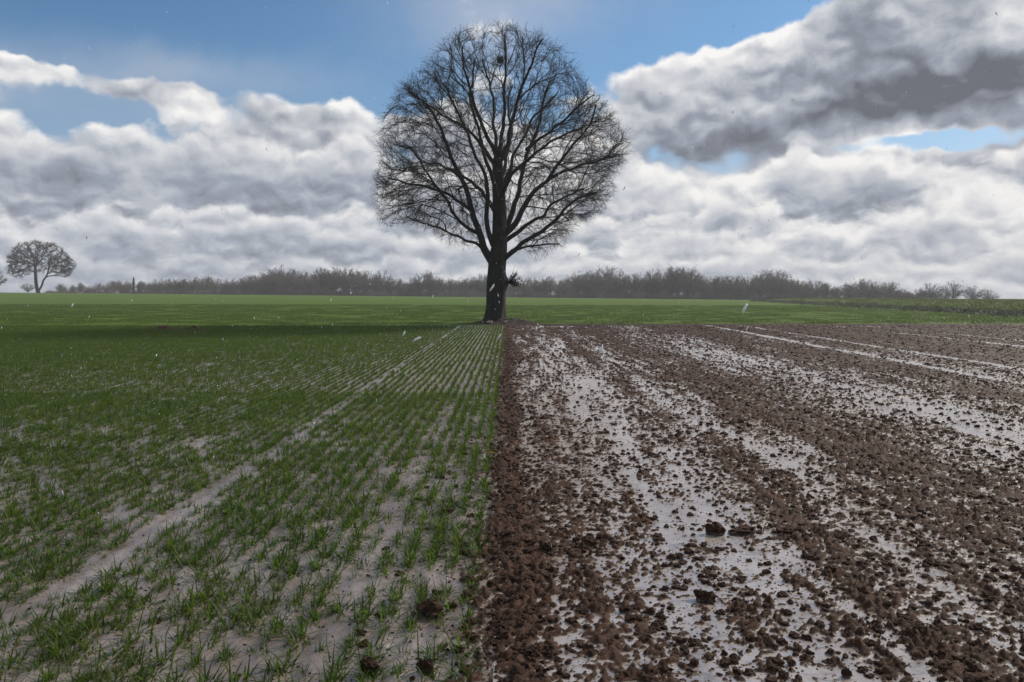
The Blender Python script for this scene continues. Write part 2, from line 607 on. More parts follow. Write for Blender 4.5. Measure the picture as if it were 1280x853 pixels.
def mat_snow():
    m, g, bs, tc = new_mat('wet_snow')
    bs.inputs['Base Color'].default_value = (0.78, 0.80, 0.83, 1)
    bs.inputs['Roughness'].default_value = 0.6
    bs.inputs['Subsurface Weight'].default_value = 0.3
    bs.inputs['Subsurface Radius'].default_value = (0.01, 0.01, 0.01)
    return m


M_SNOW = mat_snow()
M_HUMUS = mat_bark('dark_humus', (0.016, 0.012, 0.009), (0.040, 0.030, 0.022), 1.5)

# ------------------------------------------------------------------ ground: setting
XMAX, YMIN, YMAX = 420.0, -40.0, 480.0


def build_base():
    ys = np.linspace(YMIN, YMAX, 90)
    xs = np.linspace(-XMAX, XMAX, 120)
    X, Y = np.meshgrid(xs, ys)
    Z = terrain(X, Y) - 0.45
    o = add('ground', mesh_np('ground', np.stack([X, Y, Z], -1).reshape(-1, 3), grid_faces(*X.shape), True, [M_GRASSLAND]))
    o['kind'] = 'structure'


def build_far_field():
    ys = np.concatenate([np.arange(FIELD_END - 0.05, 120, 0.9), np.arange(120, 300, 2.5), np.linspace(300, YMAX - 2, 30)])
    ts = np.concatenate([[-1], np.linspace(-0.72, 0.72, 260), [1]])
    X = np.empty((len(ys), len(ts)))
    for i, y in enumerate(ys):
        X[i] = ts * y * 1.0
        X[i, 0], X[i, -1] = -XMAX + 2, XMAX - 2
        X[i] = np.clip(X[i], -XMAX + 2, XMAX - 2)
        X[i] += np.linspace(-0.5, 0.5, len(ts)) * 1e-3
    Y = ys[:, None] * np.ones_like(X)
    Z = terrain(X, Y) + 0.05 + perlin(X / 2.2, Y / 5.0, 5) * 0.03 + perlin(X / 9, Y / 14.0, 6) * 0.05
    Z[0] -= 0.12
    o = add('grass_field', mesh_np('grass_field', np.stack([X, Y, Z], -1).reshape(-1, 3), grid_faces(*X.shape), True, [M_GRASSLAND]))
    o['kind'] = 'structure'


def field_rows(step, first=0.6):
    ys = [first]
    while ys[-1] < FIELD_END:
        y = ys[-1]
        ys.append(y + (0.05 if y < 2.8 else max(0.011, step * y)))
    ys[-1] = FIELD_END
    return np.array(ys)


def level_right(x, y):
    """how far the tilled mud stands above (+) or below (-) the standing water, in metres"""
    d = x - bound_x(y)
    L = 0.0066 + 0.006 * perlin(x / 0.9, y / 3.5, 21) + 0.008 * perlin(x / 0.30, y / 1.7, 22)
    L += 0.006 * perlin(x / 2.4, y / 9.0, 23) + 0.012 * perlin(x / 0.14, y / 3.2, 20)
    wd = 0.11 + 0.06 * perlin(y / 0.45, x * 0.7, 24)
    L += 0.015 * np.exp(-((d - 0.13 - 0.07 * perlin(y / 0.6, y * 0 + 1, 25)) / wd) ** 2)   # heaped edge next to the wheat
    L += 0.007 * np.exp(-((x - 3.6 + 0.4 * perlin(y / 7, y * 0 + 3, 4)) / 0.75) ** 2)      # drier band
    L += 0.010 * np.exp(-((x - 8.0) / 1.2) ** 2) + 0.008 * np.exp(-((x - 1.95) / 0.18) ** 2)
    L -= 0.006 * np.exp(-((x - 1.2) / 0.5) ** 2) + 0.006 * np.exp(-((x - 5.6) / 0.8) ** 2) + 0.004 * np.exp(-((x - 2.5) / 0.35) ** 2)
    L += 0.012 * smooth(9, 12, x) + 0.006 * smooth(22, 34, y)
    for xt, w in ((9.3, 0.13), (11.0, 0.13), (15.5, .14), (17.2, .14)):           # water standing in the wheel tracks
        L -= (0.045 + 0.05 * perlin(y / 1.6, x * 0 + xt, 28)).clip(0.004) * np.exp(-((x - xt - 0.035 * (y - 20) - 0.06 * perlin(y / 2.5, y * 0, 29)) / w) ** 2)
    L += 0.05 * smooth(FIELD_END - 0.9, FIELD_END - 0.2, y)                       # furrow at the far edge
    L -= 0.03 * np.exp(-((y - 39.3 - 0.3 * perlin(x / 5, x * 0, 8)) / 0.25) ** 2) * smooth(-0.1, 0.3, perlin(x / 4.0, x * 0 + 2, 9))
    L -= 0.05 * smooth(0.02, -0.40, d + 0.16 * perlin(x / 0.25, y / 0.3, 26) + 0.08 * perlin(x / 0.08, y / 0.08, 27))  # dies out under the wheat
    return L


def mud_height(x, y):
    h = level_right(x, y)
    a = perlin(x / 0.21, y / 0.21, 31)
    b = perlin(x / 0.085, y / 0.085, 32)
    c = perlin(x / 0.040, y / 0.040, 33)
    e = perlin(x / 0.019, y / 0.019, 34)
    lump = 0.008 * a + 0.013 * np.maximum(b, -0.3) + 0.027 * np.maximum(c, -0.4) + 0.016 * e
    rough = 0.75 + 0.6 * smooth(-0.3, 0.5, perlin(x / 0.5, y / 0.5, 35))
    return h + lump * rough - 0.009


def build_ploughed():
    ys = field_rows(0.0036)
    t = np.concatenate([np.linspace(0, 1, 410), np.linspace(1, 1.6, 30)[1:]])
    X = bound_x(ys)[:, None] - 0.55 + t[None, :] * (0.69 * ys[:, None] + 0.9)
    X[:, -1] += 3
    Y = ys[:, None] * np.ones_like(X)
    jx = np.roll(perlin(X * 37, Y * 37, 3), 1, 1) * 0.002
    Z = mud_height(X + jx, Y)
    o = add('ploughed_field', mesh_np('ploughed_field', np.stack([X, Y, Z], -1).reshape(-1, 3), grid_faces(*X.shape), True, [M_SOIL]))
    o['kind'] = 'structure'
    # the standing water: a level sheet, the mud stands through it
    ys = np.linspace(0.6, FIELD_END - 0.25, 40)
    X = np.stack([bound_x(ys) + 0.03, bound_x(ys) + 1.15 * ys + 3], 1)
    V = np.stack([X, ys[:, None] * np.ones_like(X), np.zeros_like(X)], -1)
    o = add('puddle_water', mesh_np('puddle_water', V.reshape(-1, 3), grid_faces(*X.shape), True, [M_PUDDLE]))
    o['kind'] = 'structure'


ROW = 0.13


def silt_height(x, y):
    ph = (row_x(y) - 0.10 - x) / ROW
    ridge = np.cos(ph * 2 * math.pi) * 0.004
    h = -0.012 + ridge + 0.006 * perlin(x / 0.5, y / 0.9, 41) + 0.006 * perlin(x / 0.14, y / 0.2, 42) + 0.003 * perlin(x / 0.05, y / 0.06, 43)
    lump = np.maximum(perlin(x / 0.11, y / 0.11, 44) - 0.12, 0) * 0.022 * smooth(-1.1, -0.1, x - bound_x(y) + perlin(x, y, 45) * 0.3)
    return h + lump


def build_wheat_soil():
    ys = field_rows(0.0055)
    t = np.concatenate([np.linspace(0, 1, 300), np.linspace(1, 1.6, 25)[1:]])
    X = bound_x(ys)[:, None] + 0.04 - t[None, :] * (0.69 * ys[:, None] + 0.35)
    X[:, -1] -= 3
    Y = ys[:, None] * np.ones_like(X)
    Z = silt_height(X, Y)
    V = np.stack([X, Y, Z], -1)
    o = add('wheat_field', mesh_np('wheat_field', V.reshape(-1, 3), grid_faces(*X.shape)[:, ::-1], True, [M_SILT]))
    o['kind'] = 'structure'


build_base()
build_far_field()
build_ploughed()
build_wheat_soil()

# ------------------------------------------------------------------ wheat seedlings


def blades(n, lmin, lmax, width, splay, spread, seg=3, rng=RNG, mat=None, name='tuft', up=0.25, ext=(0, 0), across=1.0):
    """one tuft: n tapered bent blades from one root"""
    V, Fc = [], []
    for i in range(n):
        a = rng.uniform(0, 2 * math.pi)
        L = rng.uniform(lmin, lmax)
        w = width * rng.uniform(0.7, 1.2)
        th = up + rng.uniform(0, 1) * splay
        droop = rng.uniform(0.2, 1.0)
        base = np.array([rng.normal(0, spread) + rng.uniform(-ext[0], ext[0]), rng.normal(0, spread) + rng.uniform(-ext[1], ext[1]), -0.012])
        out = np.array([math.cos(a) * across, math.sin(a), 0])
        side = np.array([-math.sin(a), math.cos(a), 0]) * w / 2
        p = base.copy()
        k0 = len(V)
        for s in range(seg + 1):
            f = s / seg
            ww = (1 - f ** 1.6) * 0.96 + 0.04
            tw = side * ww
            V += [p - tw, p + tw]
            t2 = th + droop * f * 1.1
            p = p + (out * math.sin(t2) + np.array([0, 0, 1]) * math.cos(t2)) * L / seg
        for s in range(seg):
            q = k0 + 2 * s
            Fc.append((q, q + 1, q + 3, q + 2))
    return mesh_np(name, np.array(V), np.array(Fc), True, [mat])


TUFTS = [blades(int(RNG.integers(20, 40)), 0.045, 0.125, 0.0070, 1.05, 0.011, 3, mat=M_WHEAT, name='wheat_tuft', ext=(0.008, 0.036), up=0.42, across=0.85) for _ in range(14)]
SEGS = [blades(60, 0.055, 0.115, 0.010, 1.0, 0.006, 2, mat=M_WHEAT, name='wheat_row_piece', ext=(0.009, 0.20), up=0.34, across=0.62) for _ in range(8)]


def wheat_keep(x, y):
    """how likely a seedling stands at this spot: flooded hollows and wheel tracks are bare"""
    d = bound_x(y) - x
    p = 1.15 + 0.35 * perlin(x / 1.3, y / 3.2, 51) + 0.25 * smooth(7, 12, y) + 0.16 * smooth(1.6, 3.2, d) + 0.35 * perlin(x / 0.35, y / 0.6, 52)
    p -= 0.50 * smooth(0.22, 0.55, perlin(x / 1.1, y / 1.9, 53)) * smooth(1.2, 2.5, d) * (1 - smooth(14, 24, y))
    p -= 0.18 * (1 - smooth(0.9, 1.8, d)) * (1 - smooth(8, 20, y))
    for xt, w, amt in ((-0.92, 0.032, .55), (-2.48, 0.040, 1.0), (-3.98, 0.040, .9), (-6.9, .12, .7), (-8.4, .12, .7)):
        p -= amt * np.exp(-((x - xt + 0.0046 * (y - 12)) / w) ** 4)
    return np.clip(p, 0.0, 1)


ORD = ('first second third fourth fifth sixth seventh eighth ninth tenth eleventh twelfth thirteenth fourteenth fifteenth sixteenth '
       'seventeenth eighteenth nineteenth twentieth').split()


def wheat_label(x, y):
    k = int(round((float(row_x(y)) - 0.10 - x) / ROW))
    off = abs((float(row_x(y)) - 0.10 - x) / ROW - k)
    end = 'near the bottom edge' if y < 4.2 else ('a little farther back' if y < 5.2 else 'well behind the nearest')
    if off > 0.3:
        return 'stray wheat tuft between two drill rows, ' + end
    if 0 <= k < 20:
        return 'wheat tuft in the %s drill row from the mud, %s' % (ORD[k], end)
    return 'wheat tuft in the rows near the left edge, ' + end


def clod_label(x, y):
    d = x - float(bound_x(y))
    end = 'near the bottom edge' if y < 4.2 else ('a little farther back' if y < 5.2 else 'well behind the nearest')
    if d < -0.06:
        return 'brown clod among the wheat beside the mud, ' + end
    if d < 0.42:
        return 'clod in the heaped strip along the wheat, ' + end
    if d < 1.1:
        return 'clod in the mud right of the heaped strip, ' + end
    if d < 1.9:
        return 'clod in the pale middle of the right field, ' + end
    return 'clod in the mud towards the right edge, ' + end


def build_wheat():
    pts, scl = [], []
    y0, y1 = 2.4, 13.0
    for k in range(0, 95):
        n = int((y1 - y0) / 0.052)
        y = y0 + (np.arange(n) + RNG.uniform(-0.4, 0.4, n)) * 0.052
        x = row_x(y) - 0.10 - ROW * k + RNG.normal(0, 0.009, n) + 0.012 * perlin(y / 0.9, y * 0 + k * 3.7, 54)
        kp = wheat_keep(x, y)
        clump = smooth(-0.35, 0.25, perlin(y / 0.13, y * 0 + k * 5.3, 55))          # seedlings stand in clumps along the row
        ok = (RNG.uniform(0, 1, n) < kp * (0.34 + 0.66 * np.maximum(clump, 0.8 * smooth(7, 13, y)))) & (x > -(0.74 * y + 0.6))
        pts.append(np.stack([x, y, silt_height(x, y)], -1)[ok])
        scl.append(((0.56 + 0.48 * kp + 0.28 * clump) * RNG.uniform(0.6, 1.3, n))[ok])
    pts, scl = np.concatenate(pts), np.concatenate(scl)
    # a few self-sown plants between the rows
    n = 260
    y = RNG.uniform(2.6, 9, n)
    x = bound_x(y) - RNG.uniform(0, 1, n) * 0.7 * y
    pts = np.concatenate([pts, np.stack([x, y, silt_height(x, y)], -1)])
    scl = np.concatenate([scl, RNG.uniform(0.3, 0.7, n)])
    N = len(pts)
    rz = RNG.integers(0, 2, N) * math.pi + RNG.normal(0, 0.35, N)
    idx = RNG.integers(0, len(TUFTS), N)
    inview = (pts[:, 1] > 3.33) & (np.abs(pts[:, 0]) < 0.63 * pts[:, 1])
    size = np.where(inview, scl / pts[:, 1], 0)
    top = np.argsort(-size)[:300]
    for i in top:
        o = add('wheat_tuft', TUFTS[idx[i]], None, pts[i], rz[i], scl[i])
        tag(o, wheat_label(pts[i][0], pts[i][1]), 'wheat plant', 'nearest wheat tufts in the left field')
    rest = np.ones(N, bool)
    rest[top] = False
    rot = np.stack([RNG.uniform(-.15, .15, N), RNG.uniform(-.15, .15, N), rz], -1)
    o = scatter('wheat_rows', pts[rest], rot[rest], scl[rest], idx[rest], TUFTS)
    tag(o, 'green rows of young wheat seedlings running through wet silt on the left', 'wheat', kind='stuff')
    # farther rows, in short pieces of row
    pts, scl = [], []
    y0, y1 = 13.0, FIELD_END - 0.4
    for k in range(0, 250):
        n = int((y1 - y0) / 0.27)
        y = y0 + (np.arange(n) + RNG.uniform(-0.4, 0.4, n)) * 0.27
        x = row_x(y) - 0.10 - ROW * k + RNG.normal(0, 0.012, n)
        kp = wheat_keep(x, y)
        ok = (RNG.uniform(0, 1, n) < kp * 1.1) & (x > -(0.74 * y + 0.6))
        pts.append(np.stack([x, y, silt_height(x, y)], -1)[ok])
        scl.append(((0.6 + 0.45 * kp) * RNG.uniform(0.7, 1.2, n))[ok])
    pts, scl = np.concatenate(pts), np.concatenate(scl)
    N = len(pts)
    rot = np.stack([np.zeros(N), np.zeros(N), RNG.integers(0, 2, N) * math.pi + RNG.normal(0, .03, N)], -1)
    s3 = np.stack([scl, np.ones(N), scl], -1)
    o = scatter('distant_wheat_rows', pts, rot, s3, RNG.integers(0, len(SEGS), N), SEGS)
    tag(o, 'dense green wheat rows of the left field stretching back towards the tree', 'wheat', kind='stuff')
    print('wheat', N, 'pieces')


build_wheat()


def build_far_grass():
    patch = [blades(260, 0.06, 0.13, 0.016, 0.8, 0.01, 2, mat=M_FARGRASS, name='grass_patch', ext=(0.65, 0.65)) for _ in range(5)]
    y = np.sqrt(RNG.uniform((FIELD_END + 0.4) ** 2, 105 ** 2, 4300))
    x = RNG.uniform(-0.74, 0.74, len(y)) * y
    ok = x < 33.0 + (y - 41) * 0.15
    x, y = x[ok], y[ok]
    z = terrain(x, y) + 0.06
    N = len(x)
    o = scatter('field_grass', np.stack([x, y, z], -1), np.stack([x * 0, x * 0, RNG.uniform(0, 6.28, N)], -1), RNG.uniform(0.85, 1.2, N), RNG.integers(0, 5, N), patch)
    tag(o, 'short even green crop in the level field beyond the tree', 'grass', kind='stuff')
    # rough grass on the bank at the right, shade painted into its foot
    tuft = [blades(90, 0.20, 0.50, 0.022, 0.8, 0.10, 2, mat=M_BANK_SHADED, name='bank_tuft', ext=(0.3, 0.3)) for _ in range(5)]
    tall = [blades(120, 0.12, 0.34, 0.022, 0.7, 0.10, 2, mat=M_VERGE, name='verge_tuft', ext=(0.6, 0.6)) for _ in range(5)]
    y = RNG.uniform(44, 175, 2600)
    e = 33.5 + (y - 41) * 0.150
    x = e + RNG.normal(0.6, 0.8, len(y)) + perlin(y / 6, y * 0, 71) * 0.8
    z = terrain(x, y)
    N = len(x)
    o = scatter('shaded_bank_grass', np.stack([x, y, z], -1), np.stack([x * 0, x * 0, RNG.uniform(0, 6.28, N)], -1), RNG.uniform(0.6, 1.25, N), RNG.integers(0, 5, N), tuft)
    tag(o, 'rough grass with painted shade along the foot of the grass bank at the right', 'herbs', kind='stuff')
    y = 44 + 150 * RNG.uniform(0, 1, 4200) ** 1.3
    e = 33.5 + (y - 41) * 0.150
    x = e + 1.5 + RNG.uniform(0, 1, len(y)) ** 1.3 * (0.75 * y - e + 12).clip(8)
    z = terrain(x, y)
    N = len(x)
    o = scatter('verge_grass', np.stack([x, y, z], -1), np.stack([x * 0, x * 0, RNG.uniform(0, 6.28, N)], -1), RNG.uniform(0.7, 1.3, N), RNG.integers(0, 5, N), tall)
    tag(o, 'taller bright green grass on top of the bank at the right', 'grass', kind='stuff')


build_far_grass()

# ------------------------------------------------------------------ clods


def clod_mesh(seed, sub, name='clod'):
    rnd = random.Random(seed)
    bm = bmesh.new()
    bmesh.ops.create_icosphere(bm, subdivisions=sub, radius=1.0)
    off = Vector((rnd.uniform(-50, 50), rnd.uniform(-50, 50), rnd.uniform(-50, 50)))
    sx, sy, sz = rnd.uniform(0.8, 1.35), rnd.uniform(0.75, 1.1), rnd.uniform(0.55, 0.9)
    for v in bm.verts:
        p = v.co.copy()
        d = 1 + 0.45 * mnoise.noise(p * 1.1 + off) + 0.5 * mnoise.noise(p * 2.6 + off) + 0.30 * mnoise.noise(p * 6 + off)
        q = p * d
        v.co = Vector((q.x * sx, q.y * sy, max(q.z * sz, -0.35)))
    me = bpy.data.meshes.new(name)
    bm.to_mesh(me)
    bm.free()
    me.materials.append(M_SOIL)
    return me


CLODS = [clod_mesh(100 + i, 2) for i in range(12)]
BIG = [clod_mesh(200 + i, 3) for i in range(12)]


def build_clods():
    P, Sz = [], []
    for (ya, yb, dens, smin, smax) in ((2.6, 8, 950, 0.004, 0.025), (2.6, 6, 1400, 0.002, 0.007), (8, 18, 300, 0.007, 0.032), (18, 41.0, 70, 0.014, 0.040)):
        area = 0.5 * 0.72 * (yb ** 2 - ya ** 2)
        n = int(area * dens)
        y = np.sqrt(RNG.uniform(ya ** 2, yb ** 2, n))
        x = bound_x(y) - 0.05 + RNG.uniform(0, 1, n) * 0.72 * y
        lv = level_right(x, y)
        pr = smooth(-0.024, 0.022, lv) * (0.5 + 0.9 * smooth(-0.2, 0.5, perlin(x / 0.3, y / 0.3, 61)))
        ok = RNG.uniform(0, 1, n) < pr
        x, y, lv = x[ok], y[ok], lv[ok]
        s = smin + (smax - smin) * RNG.uniform(0, 1, len(x)) ** 3.6
        P.append(np.stack([x, y, np.maximum(mud_height(x, y) * 0.55, -0.002) + s * 0.12], -1))
        Sz.append(s)
    # strays among the wheat beside the edge
    n = 5000
    y = 2.7 + RNG.uniform(0, 1, n) * 7
    x = bound_x(y) - RNG.uniform(0, 1, n) ** 1.5 * 0.7 * y
    s = 0.002 + 0.007 * RNG.uniform(0, 1, n) ** 3
    P.append(np.stack([x, y, silt_height(x, y) + s * 0.1], -1))
    Sz.append(s)
    n = 700
    y = 2.9 + RNG.uniform(0, 1, n) ** 1.2 * 22
    x = bound_x(y) - np.abs(RNG.normal(0, 0.32, n))
    s = 0.006 + 0.026 * RNG.uniform(0, 1, n) ** 3
    P.append(np.stack([x, y, silt_height(x, y) + s * 0.1], -1))
    Sz.append(s)
    n = 1900
    y = 2.7 + RNG.uniform(0, 1, n) ** 1.4 * 26
    x = bound_x(y) + RNG.normal(0.11, 0.11 + 0.03 * (y > 10), n)
    s = 0.006 + 0.023 * RNG.uniform(0, 1, n) ** 2.2
    P.append(np.stack([x, y, np.maximum(mud_height(x, y), -0.004) + s * 0.05], -1))
    Sz.append(s)
    P, Sz = np.concatenate(P), np.concatenate(Sz)
    N = len(P)
    rz = RNG.uniform(0, 2 * math.pi, N)
    rot = np.stack([RNG.normal(0, .25, N), RNG.normal(0, .25, N), rz], -1)
    idx = RNG.integers(0, 12, N)
    inview = (P[:, 1] > 3.35) & (np.abs(P[:, 0]) < 0.63 * P[:, 1])
    size = np.where(inview, Sz / P[:, 1], 0)
    top = np.argsort(-size)[:280]
    for i in top:
        o = add('clod', BIG[idx[i]], None, P[i], rz[i], Sz[i])
        tag(o, clod_label(P[i][0], P[i][1]), 'clod', 'clods lying on the near mud')
    rest = np.ones(N, bool)
    rest[top] = False
    o = scatter('mud_crumbs', P[rest], rot[rest], Sz[rest], idx[rest], CLODS)
    tag(o, 'countless small dark crumbs of soil strewn over the ploughed field', 'soil crumbs', kind='stuff')
    print('clods', N)


build_clods()


def big_clod(px, py, wpx, hpx, label, seed, z0=0.0):
    y = EYE * F / (py - HY)
    x = (px - CX) / F * y
    me = clod_mesh(seed, 3)
    o = add('clod', me, None, (x, y, z0), random.uniform(-0.4, 0.4))
    co = np.array([v.co for v in me.vertices])
    w = wpx / F * y / (co[:, 0].max() - co[:, 0].min())
    h = hpx / F * y / (co[:, 2].max() - co[:, 2].min())
    o.scale = (w, w * 0.9, h)
    o.location.z = 0.25 * h
    tag(o, label, 'clod', 'large clods')


for a in [(894, 668, 24, 17, 'dark pointed clod, the tallest standing in the middle of the right field', 301),
          (984, 668, 30, 10, 'flat dark slab of soil lying right of the tall pointed clod', 302),
          (928, 667, 34, 10, 'low crumbled heap of soil between the pointed clod and the flat slab', 303),
          (1010, 698, 20, 7, 'thin dark sliver of soil pointing right below the flat slab', 304),
          (1058, 846, 14, 13, 'round dark clod at the bottom edge of the right field', 305),
          (1218, 842, 26, 14, 'broad dark clod near the bottom right corner', 306),
          (882, 752, 30, 16, 'pair of clods grown together left in the bright puddled strip', 307),
          (461, 838, 26, 18, 'brown block of soil between two wheat tufts at the bottom of the left field', 308),
          (531, 840, 26, 20, 'biggest brown block of soil among the wheat tufts at the bottom edge', 309),
          (538, 765, 34, 18, 'long brown clod lying across the wheat rows near the field boundary', 310),
          (682, 690, 20, 15, 'upright dark clod on the heaped edge beside the wheat', 311),
          (738, 683, 24, 15, 'dark knobbly clod in the pale mud just right of the heaped edge', 312)]:
    big_clod(*a)

# ------------------------------------------------------------------ bare trees grown from traced limbs


def px_world(px, py, D, dy=0.0):
    return np.array([(px - CX) / F * D, D + dy, EYE + (HY - py) * D / F])


def inside(poly, x, y):
    poly = np.asarray(poly, float)
    res = np.zeros(len(x), bool)
    j = len(poly) - 1
    for i in range(len(poly)):
        xi, yi, xj, yj = *poly[i], *poly[j]
        c = ((yi > y) != (yj > y)) & (x < (xj - xi) * (y - yi) / (yj - yi + 1e-12) + xi)
        res ^= c
        j = i
    return res


def resample(P, Rr, step):
    P, Rr = np.asarray(P, float), np.asarray(Rr, float)
    d = np.concatenate([[0], np.cumsum(np.linalg.norm(np.diff(P, axis=0), axis=1))])
    # Catmull-like smoothing: interpolate on a fine cubic
    n = max(2, int(d[-1] / step) + 1)
    s = np.linspace(0, d[-1], n)
    Q = np.stack([np.interp(s, d, P[:, k]) for k in range(3)], 1)
    for _ in range(3):
        Q[1:-1] = 0.25 * Q[:-2] + 0.5 * Q[1:-1] + 0.25 * Q[2:]
    return Q, np.interp(s, d, Rr)


def grow_tree(rng, trunk, limbs, outline, D, n_attr, step, kill, reach, r_tip, expo, twig_len, twigs_per, trunk_bump=None, depth_k=0.95, axis=None):
    """trunk, limbs: [(pixel x, pixel y, depth m, radius m), ...]; returns trunk / limb / twig data"""
    pos, par, rad0, owner = [], [], [], []
    chains = []

    def near(p):
        a = np.asarray(pos)
        return int(np.argmin(((a - p) ** 2).sum(1)))
    for li, path in enumerate([trunk] + limbs):
        P = [px_world(q[0], q[1], D, q[2]) for q in path]
        Q, Rr = resample(P, [q[3] for q in path], step if li else step * 0.8)
        if li:
            wob = rng.normal(0, 1, Q.shape)
            for _ in range(2):
                wob[1:-1] = 0.25 * wob[:-2] + .5 * wob[1:-1] + .25 * wob[2:]
            ramp = np.linspace(0, 1, len(Q))[:, None].clip(0, 1)
            Q = Q + wob * step * 0.30 * np.minimum(ramp * 4, 1)
        parent = -1 if li == 0 else near(Q[0])
        ids = []
        for k in range(len(Q)):
            pos.append(Q[k])
            par.append(parent)
            rad0.append(Rr[k])
            owner.append(li)
            parent = len(pos) - 1
            ids.append(parent)
        chains.append(ids)
    # attractors inside the crown
    ol = np.asarray(outline, float)
    x = rng.uniform(ol[:, 0].min(), ol[:, 0].max(), n_attr * 4)
    y = rng.uniform(ol[:, 1].min(), ol[:, 1].max(), n_attr * 4)
    ok = inside(ol, x, y)
    x, y = x[ok], y[ok]
    rows = np.linspace(ol[:, 1].min(), ol[:, 1].max(), 60)
    gx = np.linspace(ol[:, 0].min(), ol[:, 0].max(), 300)
    lo, hi = np.zeros(60), np.zeros(60)
    for i, yy in enumerate(rows):
        q = gx[inside(ol, gx, np.full(300, yy))]
        lo[i], hi[i] = (q.min(), q.max()) if len(q) else (ol[:, 0].mean(), ol[:, 0].mean() + 1)
    l, h = np.interp(y, rows, lo), np.interp(y, rows, hi)
    ax = axis if axis else None
    cxx = (l + h) / 2 if ax is None else np.full_like(l, ax)
    wid = (h - l) / 2
    u = np.clip((x - (l + h) / 2) / np.maximum(wid, 1), -1, 1)
    dm = np.sqrt(1 - u * u) * wid * D / F * depth_k
    dy = rng.uniform(-1, 1, len(x)) * dm
    rho = np.sqrt(u * u + (dy / (wid * D / F + 1e-6)) ** 2)
    ok = rng.uniform(0, 1, len(x)) < 0.30 + 0.70 * rho ** 2
    A = np.stack([(x - CX) / F * D, D + dy, EYE + (HY - y) * D / F], 1)[ok][:n_attr]
    cen = A.mean(0)

    def in_crown(p, k=1.0):
        qx, qy = CX + F * p[0] / D, HY - (p[2] - EYE) * F / D
        if not (rows[0] < qy < rows[-1]):
            return False
        a, b = np.interp(qy, rows, lo), np.interp(qy, rows, hi)
        w = max((b - a) / 2, 1)
        return ((qx - (a + b) / 2) / w) ** 2 + ((p[1] - D) / (w * D / F)) ** 2 < k

    def side_branches(ids, gap, len_lo, len_hi, start, angle):
        made = []
        Lc = len(ids)
        k = int(start * Lc) + 1
        sgn = 1
        while k < Lc - 1:
            i = ids[k]
            t = pos[i] - pos[ids[k - 1]]
            t /= np.linalg.norm(t) + 1e-9
            out = pos[i] - cen
            out /= np.linalg.norm(out) + 1e-9
            pr = np.cross(t, rng.normal(0, 1, 3))
            pr /= np.linalg.norm(pr) + 1e-9
            if rng.uniform() < 0.6 and pr @ out < 0:
                pr = -pr
            d = t * 0.85 + pr * angle * rng.uniform(0.7, 1.2) + out * 0.25 + np.array([0, 0, 0.12])
            d /= np.linalg.norm(d)
            n = int(rng.uniform(len_lo, len_hi) / step)
            cur, seq = i, []
            for q in range(n):
                d = d + rng.normal(0, 0.13, 3) + np.array([0, 0, 0.03]) + out * 0.03
                d /= np.linalg.norm(d)
                p = pos[cur] + d * step
                if not in_crown(p, 0.97):
                    break
                pos.append(p)
                par.append(cur)
                rad0.append(0)
                owner.append(-1)
                cur = len(pos) - 1
                seq.append(cur)
            if len(seq) > 2:
                made.append(seq)
            k += max(1, int(gap * rng.uniform(0.6, 1.4) / step))
        return made
    second = []
    for ids in chains[1:]:
        second += side_branches(ids, 2.6 * step, 6 * step, 17 * step, 0.22, 0.75)
    for ids in second:
        side_branches(ids, 2.4 * step, 3 * step, 8 * step, 0.2, 0.75)
    # grow
    alive = np.ones(len(A), bool)
    kids = [0] * len(pos)
    for i in range(1, len(pos)):
        if par[i] >= 0:
            kids[par[i]] += 1
    for it in range(70):
        kd = kdtree.KDTree(len(pos))
        for i, p in enumerate(pos):
            kd.insert(p, i)
        kd.balance()
        acc = {}
        for ai in np.nonzero(alive)[0]:
            co, ni, dist = kd.find(A[ai])
            if dist < kill:
                alive[ai] = False
                continue
            if dist > reach:
                continue
            if owner[ni] == 0 and pos[ni][2] < pos[0][2] + 2.2:
                continue
            d = (A[ai] - pos[ni]) / dist
            if ni in acc:
                acc[ni] += d
            else:
                acc[ni] = d.copy()
        if not acc:
            break
        grown = 0
        for ni, d in acc.items():
            if kids[ni] >= 4:
                continue
            nrm = np.linalg.norm(d)
            if nrm < 1e-4:
                continue
            d = d / nrm
            if par[ni] >= 0:
                t = pos[ni] - pos[par[ni]]
                d = d + 0.85 * t / (np.linalg.norm(t) + 1e-6)
            o_ = pos[ni] - cen
            d = d + rng.normal(0, 0.13, 3) + 0.28 * o_ / (np.linalg.norm(o_) + 1e-6)
            d /= np.linalg.norm(d)
            pos.append(pos[ni] + d * step)
            par.append(ni)
            rad0.append(0)
            owner.append(-1)
            kids[ni] += 1
            kids.append(0)
            grown += 1
        if not grown:
            break
    N = len(pos)
    pos = np.asarray(pos)
    rr = np.zeros(N)
    # children always come after parents except traced chains, which are ordered too
    for i in range(N - 1, -1, -1):
        r = rr[i] ** (1 / expo) if rr[i] > 0 else r_tip
        rr[i] = r
        if par[i] >= 0:
            rr[par[i]] += r ** expo
    rad = np.maximum(rr, 0)
    for i in range(N):
        if owner[i] >= 0:
            rad[i] = max(rad0[i], min(rad[i], rad0[i] * 1.15))
    ch = [[] for _ in range(N)]
    for i in range(N):
        if par[i] >= 0:
            ch[par[i]].append(i)
    return dict(pos=pos, par=par, rad=rad, owner=owner, chains=chains, ch=ch, N=N, cen=cen)


